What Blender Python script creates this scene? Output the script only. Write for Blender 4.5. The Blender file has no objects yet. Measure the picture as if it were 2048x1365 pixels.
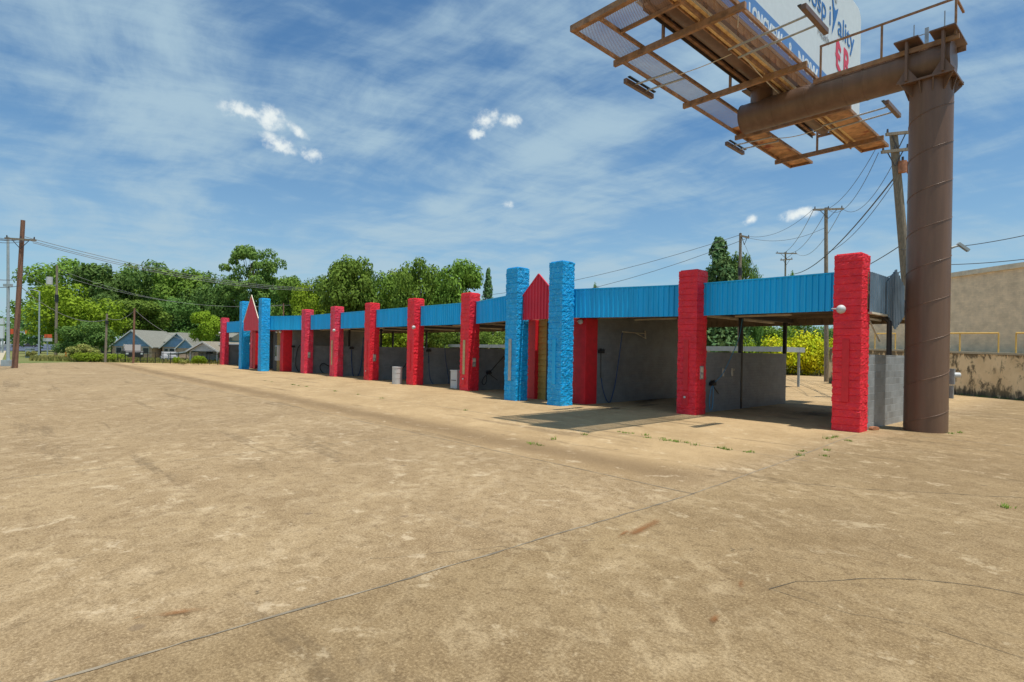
import bpy, bmesh, math, random
from mathutils import Vector, Matrix, noise as mnoise
S = bpy.context.scene
# ------------------------------------------------------------------ camera
HC = 2.0; FPX = 1140.0; CX = 1024.0; CY = 701.0; ROLL = math.radians(1.05)
cam_d = bpy.data.cameras.new("camera"); cam = bpy.data.objects.new("camera", cam_d); S.collection.objects.link(cam)
cam.location = (0, 0, HC); cam.rotation_euler = (math.radians(90), -ROLL, 0)
cam_d.sensor_width = 36.0; cam_d.lens = 36.0 * FPX / 2048.0; cam_d.shift_y = (CY - 682.5) / 2048.0
cam_d.clip_start = 0.1; cam_d.clip_end = 6000
S.camera = cam
def ray(px, py):                       # pixel of the 2048 px photograph -> (right, down) per metre of depth
    x = px - CX; y = py - CY
    return ((x*math.cos(ROLL) + y*math.sin(ROLL))/FPX, (-x*math.sin(ROLL) + y*math.cos(ROLL))/FPX)
def at(px, py, Y):
    u, v = ray(px, py); return Vector((u*Y, Y, HC - v*Y))
def gx(px, Y):                          # ground point below a pixel column at depth Y
    u, v = ray(px, 700); return Vector((u*Y, Y, 0))
# ------------------------------------------------------------------ sun direction and sky
SUN_V = Vector((0.187, -0.150, 1.0)).normalized()
SUN_EL = math.asin(SUN_V.z); SUN_AZ = math.atan2(SUN_V.x, SUN_V.y)
sun_d = bpy.data.lights.new("sun", 'SUN'); sun = bpy.data.objects.new("sun", sun_d); S.collection.objects.link(sun)
sun_d.energy = 3.0; sun_d.angle = math.radians(0.55); sun_d.color = (1.0, 0.95, 0.87)
sun.location = (0, 0, 50); sun.rotation_euler = SUN_V.to_track_quat('Z', 'Y').to_euler()
S.view_settings.view_transform = 'Standard'; S.view_settings.look = 'None'
S.view_settings.exposure = 0.68; S.view_settings.gamma = 1.0

class NT:
    """tiny helper for node trees"""
    def __init__(s, nt): s.nt = nt; s.n = nt.nodes; s.l = nt.links
    def new(s, t, **k):
        x = s.n.new(t)
        for a, b in k.items(): setattr(x, a, b)
        return x
    def put(s, sock, v):
        if isinstance(v, (int, float)): sock.default_value = v
        elif isinstance(v, (tuple, list)):
            sock.default_value = tuple(v) + ((1,) if len(sock.default_value) == 4 and len(v) == 3 else ())
        else: s.l.new(v, sock)
    def m(s, op, a, b=None, c=None, clamp=False):
        x = s.new('ShaderNodeMath', operation=op); x.use_clamp = clamp
        s.put(x.inputs[0], a)
        if b is not None: s.put(x.inputs[1], b)
        if c is not None: s.put(x.inputs[2], c)
        return x.outputs[0]
    def vm(s, op, a, b=None, out=0):
        x = s.new('ShaderNodeVectorMath', operation=op); s.put(x.inputs[0], a)
        if b is not None: s.put(x.inputs[1], b)
        return x.outputs[out]
    def mix(s, f, a, b, mode='MIX'):
        x = s.new('ShaderNodeMix', data_type='RGBA', blend_type=mode)
        s.put(x.inputs[0], f); s.put(x.inputs[6], a); s.put(x.inputs[7], b); return x.outputs[2]
    def noise(s, vec, scale, detail=4, rough=0.55, dist=0.0):
        x = s.new('ShaderNodeTexNoise'); 
        if vec is not None: s.l.new(vec, x.inputs['Vector'])
        x.inputs['Scale'].default_value = scale; x.inputs['Detail'].default_value = detail
        x.inputs['Roughness'].default_value = rough; x.inputs['Distortion'].default_value = dist
        return x.outputs[0]
    def vor(s, vec, scale, feature='F1', out='Distance'):
        x = s.new('ShaderNodeTexVoronoi', feature=feature); s.l.new(vec, x.inputs['Vector']); x.inputs['Scale'].default_value = scale
        return x.outputs[out]
    def ramp(s, f, lo, hi, a=0.0, b=1.0, smooth=True):
        x = s.new('ShaderNodeMapRange'); x.interpolation_type = 'SMOOTHSTEP' if smooth else 'LINEAR'
        s.put(x.inputs[0], f); x.inputs[1].default_value = lo; x.inputs[2].default_value = hi
        x.inputs[3].default_value = a; x.inputs[4].default_value = b; return x.outputs[0]
    def scale(s, vec, v):
        x = s.new('ShaderNodeMapping'); s.l.new(vec, x.inputs[0]); x.inputs['Scale'].default_value = v; return x.outputs[0]
    def rot(s, vec, ang):
        x = s.new('ShaderNodeMapping'); s.l.new(vec, x.inputs[0]); x.inputs['Rotation'].default_value = ang; return x.outputs[0]
    def sep(s, vec):
        x = s.new('ShaderNodeSeparateXYZ'); s.l.new(vec, x.inputs[0]); return x.outputs
    def comb(s, a, b, c):
        x = s.new('ShaderNodeCombineXYZ'); s.put(x.inputs[0], a); s.put(x.inputs[1], b); s.put(x.inputs[2], c); return x.outputs[0]

W = bpy.data.worlds.new("World"); S.world = W; W.use_nodes = True
W.node_tree.nodes.clear(); k = NT(W.node_tree)
sky = k.new('ShaderNodeTexSky', sky_type='NISHITA'); sky.sun_disc = False
sky.sun_elevation = SUN_EL; sky.sun_rotation = SUN_AZ; sky.air_density = 1.0; sky.dust_density = 0.6; sky.ozone_density = 1.6
tc = k.new('ShaderNodeTexCoord').outputs['Generated']
sx, sy, sz = k.sep(tc)
zz = k.m('ADD', k.m('MAXIMUM', sz, 0.0), 0.10)
pl = k.comb(k.m('DIVIDE', sx, zz), k.m('DIVIDE', sy, zz), 0.0)          # flat cloud layer overhead
warp = k.new('ShaderNodeTexNoise'); k.l.new(pl, warp.inputs['Vector']); warp.inputs['Scale'].default_value = 0.8; warp.inputs['Detail'].default_value = 3
pw = k.vm('ADD', pl, k.vm('MULTIPLY', k.vm('SUBTRACT', warp.outputs['Color'], (0.5, 0.5, 0.5)), (0.55, 0.55, 0)))
st = k.scale(k.rot(pw, (0, 0, math.radians(48))), (0.34, 1.25, 1))
n1 = k.noise(st, 1.0, 9, 0.62, 0.12); n2 = k.noise(pw, 0.62, 4, 0.55, 0.2)
n3 = k.noise(k.scale(k.rot(pw, (0, 0, math.radians(-28))), (0.5, 2.2, 1)), 2.0, 9, 0.66, 0.1); n4 = k.noise(pw, 3.6, 7, 0.62, 0.3)
cir = k.m('ADD', k.m('MULTIPLY', n1, 0.42), k.m('ADD', k.m('MULTIPLY', n2, 0.44), k.m('ADD', k.m('MULTIPLY', n3, 0.13), k.m('MULTIPLY', n4, 0.14))))
cirm = k.ramp(cir, 0.49, 0.64, 0.0, 0.90)
hor = k.ramp(sz, 0.0, 0.40, 0.50, 0.0)                                   # thin haze low in the sky
cirm = k.m('ADD', cirm, k.m('MULTIPLY', hor, k.m('SUBTRACT', 1.0, cirm)))
def blob(px, py, wpx, hpx, rot=0.0):                                     # a small cumulus seen in one direction
    u, v = ray(px, py); d = Vector((u, 1, -v)).normalized()
    r = d.cross(Vector((0, 0, 1))).normalized(); up = r.cross(d).normalized()
    r2 = r*math.cos(rot) + up*math.sin(rot); u2 = up*math.cos(rot) - r*math.sin(rot)
    a = k.m('DIVIDE', k.vm('DOT_PRODUCT', tc, tuple(r2), out=1), wpx*1.15/FPX); b = k.m('DIVIDE', k.vm('DOT_PRODUCT', tc, tuple(u2), out=1), hpx*1.15/FPX)
    f = k.m('GREATER_THAN', k.vm('DOT_PRODUCT', tc, tuple(d), out=1), 0.3)
    q = k.m('SQRT', k.m('ADD', k.m('MULTIPLY', a, a), k.m('MULTIPLY', b, b)))
    return k.m('MULTIPLY', k.m('SUBTRACT', 1.0, q, clamp=True), f)
bl = None
for args in [(482,222,42,20,0.0),(536,234,36,28,-0.4),(552,288,48,20,-0.3),(596,262,30,11,-0.6),(626,311,32,17,-0.2),
             (972,240,34,24,0.7),(1022,242,28,16,0),(957,268,24,14,0),(1016,410,18,13,0),(1600,428,46,14,0.1),(1500,441,22,10,0.5)]:
    x = blob(*args); bl = x if bl is None else k.m('MAXIMUM', bl, x)
cn = k.noise(tc, 26, 6, 0.62, 0.3); cn2 = k.noise(tc, 80, 4, 0.6)
puff = k.m('ADD', bl, k.m('ADD', k.m('MULTIPLY', k.m('SUBTRACT', cn, 0.5), 1.9), k.m('MULTIPLY', k.m('SUBTRACT', cn2, 0.5), 1.2)))
puff = k.m('MULTIPLY', k.ramp(puff, 0.15, 1.10), k.ramp(bl, 0.05, 0.5))
b1 = k.new('ShaderNodeBackground'); 
skyc = k.mix(1.0, sky.outputs[0], (0.44, 0.66, 0.76), 'MULTIPLY')
k.l.new(skyc, b1.inputs[0]); b1.inputs[1].default_value = 0.10
b2 = k.new('ShaderNodeBackground'); b2.inputs[0].default_value = (0.34, 0.47, 0.56, 1); b2.inputs[1].default_value = 0.76
b3 = k.new('ShaderNodeBackground'); b3.inputs[0].default_value = (0.78, 0.84, 0.84, 1); b3.inputs[1].default_value = 0.66
mx = k.new('ShaderNodeMixShader'); k.l.new(cirm, mx.inputs[0]); k.l.new(b1.outputs[0], mx.inputs[1]); k.l.new(b2.outputs[0], mx.inputs[2])
mx2 = k.new('ShaderNodeMixShader'); k.l.new(puff, mx2.inputs[0]); k.l.new(mx.outputs[0], mx2.inputs[1]); k.l.new(b3.outputs[0], mx2.inputs[2])
wo = k.new('ShaderNodeOutputWorld'); k.l.new(mx2.outputs[0], wo.inputs[0])

# ------------------------------------------------------------------ frames: a runs along the wash bays, b runs back, z up
D1 = Vector((-0.67, 0.743, 0)).normalized(); D2 = Vector((D1.y, -D1.x, 0))
ORG = Vector((9.0925, 14.7878, 0)); RZ = math.atan2(-D1.y, -D1.x)
def AB(a, b, z=0): return ORG + D1*a + D2*b + Vector((0, 0, z))
# ------------------------------------------------------------------ mesh helpers
class MB:
    def __init__(s): s.v = []; s.f = []; s.sm = []
    def add(s, vs, fs, smooth=False):
        o = len(s.v); s.v += [tuple(p) for p in vs]; s.f += [tuple(i+o for i in f) for f in fs]; s.sm += [smooth]*len(fs); return s
    def box(s, x0, x1, y0, y1, z0, z1):
        if x0 > x1: x0, x1 = x1, x0
        if y0 > y1: y0, y1 = y1, y0
        return s.add([(x0,y0,z0),(x1,y0,z0),(x1,y1,z0),(x0,y1,z0),(x0,y0,z1),(x1,y0,z1),(x1,y1,z1),(x0,y1,z1)],
              [(0,3,2,1),(4,5,6,7),(0,1,5,4),(1,2,6,5),(2,3,7,6),(3,0,4,7)])
    def bar(s, p, q, w, h=None, up=Vector((0,0,1))):
        p = Vector(p); q = Vector(q); h = h or w; d = (q-p).normalized()
        if abs(d.dot(up)) > 0.98: up = Vector((0,1,0))
        r = d.cross(up).normalized(); u = r.cross(d).normalized(); c = []
        for e in (p, q):
            for i, j in ((-1,-1),(1,-1),(1,1),(-1,1)): c.append(e + r*(i*w/2) + u*(j*h/2))
        return s.add(c, [(0,3,2,1),(4,5,6,7),(0,1,5,4),(1,2,6,5),(2,3,7,6),(3,0,4,7)][0:0] or [(0,1,2,3),(7,6,5,4),(4,5,1,0),(5,6,2,1),(6,7,3,2),(7,4,0,3)])
    def tube(s, pts, r, n=8, r1=None, caps=True):
        pts = [Vector(p) for p in pts]; N = len(pts); vs = []; fs = []; prev = None
        for i, p in enumerate(pts):
            d = (pts[min(i+1, N-1)] - pts[max(i-1, 0)]).normalized()
            if prev is None:
                up = Vector((0,0,1)) if abs(d.z) < 0.9 else Vector((0,1,0)); rr = d.cross(up).normalized()
            else: rr = (prev - d*prev.dot(d)).normalized()
            prev = rr; u = rr.cross(d); rad = r if r1 is None else r + (r1-r)*i/(N-1)
            for j in range(n):
                t = 2*math.pi*j/n; vs.append(p + (rr*math.cos(t) + u*math.sin(t))*rad)
        for i in range(N-1):
            for j in range(n):
                fs.append((i*n+j, i*n+(j+1)%n, (i+1)*n+(j+1)%n, (i+1)*n+j))
        s.add(vs, fs, True)
        if caps:
            s.add(vs[:n], [tuple(range(n-1,-1,-1))]); s.add(vs[-n:], [tuple(range(n))])
        return s
    def prism(s, poly, ax, lo, hi):     # poly of 2-D points extruded along axis ax from lo to hi
        def P(p, t):
            if ax == 'x': return (t, p[0], p[1])
            if ax == 'y': return (p[0], t, p[1])
            return (p[0], p[1], t)
        n = len(poly); vs = [P(p, lo) for p in poly] + [P(p, hi) for p in poly]
        return s.add(vs, [tuple(range(n-1,-1,-1)), tuple(range(n, 2*n))] + [(i, (i+1)%n, n+(i+1)%n, n+i) for i in range(n)])
    def ball(s, c, r, n=12, m=8, sc=(1,1,1)):
        vs = []; fs = []
        for i in range(m+1):
            th = math.pi*i/m
            for j in range(n):
                ph = 2*math.pi*j/n; vs.append((c[0]+r*sc[0]*math.sin(th)*math.cos(ph), c[1]+r*sc[1]*math.sin(th)*math.sin(ph), c[2]+r*sc[2]*math.cos(th)))
        for i in range(m):
            for j in range(n): fs.append((i*n+j, (i+1)*n+j, (i+1)*n+(j+1)%n, i*n+(j+1)%n))
        return s.add(vs, fs, True)
    def build(s, name, mat, parent=None, bevel=0.0, recalc=True):
        me = bpy.data.meshes.new(name); me.from_pydata(s.v, [], s.f); me.update()
        if recalc:
            bm = bmesh.new(); bm.from_mesh(me); bmesh.ops.recalc_face_normals(bm, faces=bm.faces); bm.to_mesh(me); bm.free()
        me.polygons.foreach_set('use_smooth', s.sm)
        if mat: me.materials.append(mat)
        o = bpy.data.objects.new(name, me); S.collection.objects.link(o)
        if parent: o.parent = parent
        if bevel:
            b = o.modifiers.new('bevel', 'BEVEL'); b.width = bevel; b.segments = 2; b.limit_method = 'ANGLE'
        return o
def empty(name, loc, rz=0.0):
    o = bpy.data.objects.new(name, None); S.collection.objects.link(o); o.location = loc; o.rotation_euler = (0,0,rz); o.empty_display_size = 0.3; return o
def tag(o, label=None, cat=None, group=None, kind=None):
    if label: o['label'] = label
    if cat: o['category'] = cat
    if group: o['group'] = group
    if kind: o['kind'] = kind
    return o
def copy_tree(o, parent=None):
    c = o.copy(); S.collection.objects.link(c); c.parent = parent
    for ch in list(o.children): copy_tree(ch, c)
    return c
def text_part(body, name, mat, parent, size, origin, xdir, extrude=0.01, bold=0.0, sx=1.0, align='LEFT'):
    cu = bpy.data.curves.new('txt', 'FONT'); cu.body = body; cu.size = size; cu.extrude = extrude; cu.offset = bold; cu.align_x = align
    t = bpy.data.objects.new('txt', cu); S.collection.objects.link(t)
    dg = bpy.context.evaluated_depsgraph_get(); me = bpy.data.meshes.new_from_object(t.evaluated_get(dg))
    bpy.data.objects.remove(t); me.name = name
    X = Vector(xdir).normalized(); Z = Vector((0,0,1)); Nn = X.cross(Z)
    for v in me.vertices: v.co = Vector(origin) + X*(v.co.x*sx) + Z*v.co.y + Nn*v.co.z
    me.materials.clear(); me.materials.append(mat)
    o = bpy.data.objects.new(name, me); S.collection.objects.link(o); o.parent = parent; return o
# ------------------------------------------------------------------ materials
def mat(name, col, rough=0.7, metal=0.0, var=0.0, vscale=4.0, bump=0.0, bscale=20.0, spec=0.5, col2=None, c2s=3.0, c2lo=0.5, c2hi=0.7, stretch=(1,1,1), coat=0.0):
    m = bpy.data.materials.new(name); m.use_nodes = True; k = NT(m.node_tree); b = k.n['Principled BSDF']
    tc = k.new('ShaderNodeTexCoord').outputs['Object']; c = tuple(col) + (1,)
    out = None
    if var or col2:
        n = k.noise(k.scale(tc, stretch), vscale, 6, 0.6)
        lo = tuple(x*(1-var) for x in col); hi = tuple(min(1, x*(1+var)) for x in col)
        out = k.mix(k.ramp(n, 0.3, 0.7), lo, hi)
        if col2:
            n2 = k.noise(k.scale(tc, stretch), c2s, 8, 0.65); out = k.mix(k.ramp(n2, c2lo, c2hi), out, tuple(col2))
    if out is None: b.inputs['Base Color'].default_value = c
    else: k.l.new(out, b.inputs['Base Color'])
    b.inputs['Roughness'].default_value = rough; b.inputs['Metallic'].default_value = metal
    b.inputs['Specular IOR Level'].default_value = spec; b.inputs['Coat Weight'].default_value = coat
    if bump:
        bp = k.new('ShaderNodeBump'); bp.inputs['Strength'].default_value = bump; bp.inputs['Distance'].default_value = 0.02
        k.l.new(k.noise(tc, bscale, 6, 0.6), bp.inputs['Height']); k.l.new(bp.outputs[0], b.inputs['Normal'])
    return m
M = {}
M['red'] = mat('red_masonry_paint', (0.84, 0.020, 0.040), 0.5, var=0.14, vscale=3, bump=1.0, bscale=22, col2=(0.90,0.13,0.13), c2s=12, c2lo=0.58, c2hi=0.78)
M['redp'] = mat('red_flat_paint', (0.70, 0.014, 0.026), 0.5, var=0.1, vscale=4)
M['pink'] = mat('faded_red_masonry_paint', (0.80, 0.040, 0.085), 0.5, var=0.2, vscale=2.5, bump=1.0, bscale=22, col2=(0.70,0.16,0.22), c2s=6, c2lo=0.52, c2hi=0.75)
M['blue'] = mat('blue_masonry_paint', (0.003, 0.38, 0.80), 0.5, var=0.14, vscale=3, bump=1.0, bscale=22, col2=(0.16,0.58,0.88), c2s=12, c2lo=0.54, c2hi=0.72)
M['bluem'] = mat('blue_ribbed_metal', (0.002, 0.46, 0.90), 0.42, var=0.10, vscale=2.0, stretch=(1.5,1.5,0.15), col2=(0.05,0.50,0.85), c2s=3, c2lo=0.55, c2hi=0.8)
M['redm'] = mat('red_ribbed_metal', (0.66, 0.025, 0.055), 0.5, var=0.08, vscale=1.5)
M['greym'] = mat('grey_ribbed_metal', (0.20, 0.27, 0.33), 0.4, metal=0.3, var=0.25, vscale=1.2)
M['gold'] = mat('tan_lap_siding', (0.48, 0.31, 0.07), 0.6, var=0.12, vscale=2)
M['cream'] = mat('cream_painted_steel', (0.68, 0.60, 0.46), 0.6, var=0.15, vscale=3)
M['under'] = mat('brown_roof_decking', (0.30, 0.23, 0.15), 0.7, var=0.25, vscale=1.5)
M['black'] = mat('black_paint', (0.018, 0.018, 0.020), 0.5)
M['dark'] = mat('dark_steel', (0.05, 0.045, 0.045), 0.55)
M['white'] = mat('white_paint', (0.55, 0.56, 0.55), 0.55, var=0.05)
M['steel'] = mat('galvanised_steel', (0.42, 0.43, 0.43), 0.42, metal=0.6, var=0.15, vscale=8)
M['tan'] = mat('tan_plastic_strip', (0.50, 0.40, 0.20), 0.6, var=0.15, vscale=6)
M['hoseb'] = mat('blue_rubber_hose', (0.02, 0.06, 0.16), 0.5)
M['hosel'] = mat('light_blue_hose', (0.08, 0.32, 0.55), 0.5)
M['hosek'] = mat('black_rubber_hose', (0.02, 0.02, 0.025), 0.5)
M['yellow'] = mat('yellow_painted_steel', (0.75, 0.48, 0.12), 0.5, var=0.1)
M['glass'] = mat('dark_window_glass', (0.03, 0.04, 0.05), 0.12)
M['letterblue'] = mat('blue_lettering', (0.03, 0.16, 0.44), 0.5)
M['band'] = mat('blue_banner_band', (0.10, 0.24, 0.52), 0.5)
M['letterred'] = mat('red_lettering', (0.68, 0.05, 0.09), 0.5)
M['lettergrey'] = mat('grey_lettering', (0.42, 0.44, 0.46), 0.5)
M['vinyl'] = mat('white_vinyl_face', (0.66, 0.72, 0.74), 0.5, var=0.03)
M['wood'] = mat('weathered_pole_wood', (0.24, 0.20, 0.145), 0.85, var=0.35, vscale=6, stretch=(6,6,0.5), bump=0.3, bscale=10)
M['woodred'] = mat('red_brown_pole_wood', (0.22, 0.115, 0.075), 0.85, var=0.35, vscale=6, stretch=(6,6,0.5), bump=0.3, bscale=10)
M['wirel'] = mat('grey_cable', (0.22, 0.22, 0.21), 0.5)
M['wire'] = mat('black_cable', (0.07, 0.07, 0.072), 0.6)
M['galv'] = mat('pale_grey_steel', (0.34, 0.40, 0.42), 0.5, var=0.08)
M['insul'] = mat('transformer_rust', (0.42, 0.17, 0.08), 0.6, var=0.3, vscale=5)
M['orange'] = mat('orange_panel', (0.80, 0.12, 0.03), 0.5)
M['amber'] = mat('amber_signal_housing', (0.75, 0.28, 0.03), 0.5)
M['bark'] = mat('tree_bark', (0.10, 0.075, 0.05), 0.9, var=0.3, vscale=5, stretch=(3,3,0.6), bump=0.4, bscale=12)
M['shingle'] = mat('grey_roof_shingles', (0.20, 0.20, 0.17), 0.85, var=0.25, vscale=6, stretch=(1,1,4))
M['shingle2'] = mat('tan_roof_shingles', (0.24, 0.21, 0.16), 0.85, var=0.25, vscale=6, stretch=(1,1,4))
M['silver'] = mat('silver_car_paint', (0.16,0.17,0.18), 0.5)
M['rubber'] = mat('tyre_rubber', (0.02,0.02,0.02), 0.8)

def ribbed_brown():
    m = mat('billboard_brown_paint', (0.165, 0.092, 0.056), 0.42, var=0.14, vscale=1.6, stretch=(2.5,2.5,0.2), col2=(0.22,0.14,0.088), c2s=1.2, c2lo=0.5, c2hi=0.9, bump=0.1, bscale=40)
    return m
M['brown'] = ribbed_brown()
M['rustbar'] = mat('rusty_brown_steel', (0.30, 0.165, 0.09), 0.7, var=0.35, vscale=5, col2=(0.33,0.17,0.06), c2s=4, c2lo=0.5, c2hi=0.68)
M['rustlit'] = mat('sunlit_tone_rusty_steel', (0.95, 0.60, 0.28), 0.7, var=0.25, vscale=6, col2=(0.50,0.22,0.08), c2s=6, c2lo=0.55, c2hi=0.75)  # rusty steel, colour raised to stand for sun falling on it
M['rustplate'] = mat('rusted_floor_plate', (0.52, 0.27, 0.12), 0.75, var=0.35, vscale=2.5, col2=(0.26,0.05,0.02), c2s=1.3, c2lo=0.53, c2hi=0.66)
def mesh_mat():                          # expanded metal: fine diamond holes
    m = bpy.data.materials.new('expanded_metal_mesh'); m.use_nodes = True; k = NT(m.node_tree); b = k.n['Principled BSDF']
    b.inputs['Base Color'].default_value = (0.30, 0.20, 0.17, 1); b.inputs['Roughness'].default_value = 0.7
    tc = k.new('ShaderNodeTexCoord').outputs['Object']; x, y, z = k.sep(tc)
    def saw(e, p): return k.m('ABSOLUTE', k.m('SUBTRACT', k.m('FRACT', k.m('DIVIDE', e, p)), 0.5))
    xz = k.m('ADD', x, k.m('MULTIPLY', z, 1.0))
    a = saw(k.m('ADD', k.m('MULTIPLY', y, 1.0), xz), 0.055); c = saw(k.m('SUBTRACT', y, xz), 0.055)
    hole = k.m('LESS_THAN', k.m('MAXIMUM', a, c), 0.335)
    tr = k.new('ShaderNodeBsdfTransparent'); mixn = k.new('ShaderNodeMixShader')
    k.l.new(hole, mixn.inputs[0]); k.l.new(b.outputs[0], mixn.inputs[1]); k.l.new(tr.outputs[0], mixn.inputs[2])
    k.l.new(mixn.outputs[0], k.n['Material Output'].inputs[0]); return m
M['mesh'] = mesh_mat()
def block_mat(name, col, rough=0.6, grout=0.75, bw=0.4, bh=0.2, axis='y', bump=0.6, noise_amt=0.12):
    m = bpy.data.materials.new(name); m.use_nodes = True; k = NT(m.node_tree); b = k.n['Principled BSDF']
    tc = k.new('ShaderNodeTexCoord').outputs['Object']; x, y, z = k.sep(tc)
    v = k.comb(y if axis == 'y' else x, z, 0.0)
    br = k.new('ShaderNodeTexBrick'); k.l.new(v, br.inputs['Vector']); br.inputs['Scale'].default_value = 1.0
    br.inputs['Brick Width'].default_value = bw; br.inputs['Row Height'].default_value = bh; br.inputs['Mortar Size'].default_value = 0.008*bh/0.2
    br.inputs['Color1'].default_value = tuple(c*(1+noise_amt) for c in col)+(1,); br.inputs['Color2'].default_value = tuple(c*(1-noise_amt) for c in col)+(1,)
    br.inputs['Mortar'].default_value = tuple(c*grout for c in col)+(1,)
    n = k.noise(tc, 2.0, 6, 0.6); c = k.mix(k.ramp(n, 0.3, 0.75), br.outputs[0], k.mix(1.0, br.outputs[0], (0.75,0.75,0.75), 'MULTIPLY'))
    k.l.new(c, b.inputs['Base Color']); b.inputs['Roughness'].default_value = rough
    bp = k.new('ShaderNodeBump'); bp.inputs['Strength'].default_value = bump; bp.inputs['Distance'].default_value = 0.015
    h = k.m('ADD', k.m('MULTIPLY', br.outputs['Fac'], -1.0), k.m('MULTIPLY', k.noise(tc, 22, 5, 0.6), 0.5))
    k.l.new(h, bp.inputs['Height']); k.l.new(bp.outputs[0], b.inputs['Normal']); return m
M['greyblock'] = block_mat('grey_painted_block', (0.25, 0.265, 0.27), 0.5, grout=0.82, bw=0.3, bh=0.1, noise_amt=0.06)
M['greyrough'] = block_mat('silver_grey_rough_block', (0.33, 0.36, 0.37), 0.42, grout=1.35, bump=1.0, noise_amt=0.2)
M['tanbrick'] = block_mat('tan_painted_brick', (0.88, 0.70, 0.48), 0.7, grout=0.92, bw=0.3, bh=0.1, noise_amt=0.05)
M['housebrick'] = block_mat('red_brown_brick', (0.58, 0.40, 0.30), 0.8, grout=1.3, bw=0.3, bh=0.1, axis='x')
M['sidingblue'] = block_mat('blue_lap_siding', (0.24, 0.40, 0.64), 0.6, grout=0.7, bw=40, bh=0.25, axis='x', noise_amt=0.0)
M['sidinggrey'] = block_mat('grey_lap_siding', (0.55, 0.60, 0.64), 0.6, grout=0.75, bw=40, bh=0.2, axis='x', noise_amt=0.0)
def retaining_mat():
    m = bpy.data.materials.new('stained_retaining_wall'); m.use_nodes = True; k = NT(m.node_tree); b = k.n['Principled BSDF']
    tc = k.new('ShaderNodeTexCoord').outputs['Object']; x, y, z = k.sep(tc)
    n = k.noise(k.scale(tc, (1,1,0.6)), 2.2, 8, 0.7, 0.4); n2 = k.noise(k.scale(tc, (2,2,0.35)), 1.6, 7, 0.65); f = k.noise(tc, 1.0, 4, 0.5)
    base = k.mix(k.ramp(f, 0.3, 0.7), (0.70,0.52,0.30), (0.84,0.65,0.40))
    low = k.ramp(z, 0.0, 0.75, 0.16, 0.0); top = k.ramp(z, 1.9, 2.4, 0.0, 0.15)
    s = k.ramp(k.m('ADD', k.m('ADD', n, low), top), 0.50, 0.62); s2 = k.ramp(k.m('ADD', n2, low), 0.6, 0.68)
    c = k.mix(k.m('MULTIPLY', s, 0.85), base, (0.075,0.06,0.035)); c = k.mix(k.m('MULTIPLY', s2, 0.7), c, (0.05,0.045,0.035))
    k.l.new(c, b.inputs['Base Color']); b.inputs['Roughness'].default_value = 0.9
    bp = k.new('ShaderNodeBump'); bp.inputs['Strength'].default_value = 0.6; bp.inputs['Distance'].default_value = 0.03
    k.l.new(n, bp.inputs['Height']); k.l.new(bp.outputs[0], b.inputs['Normal']); return m
M['retain'] = retaining_mat()

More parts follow.
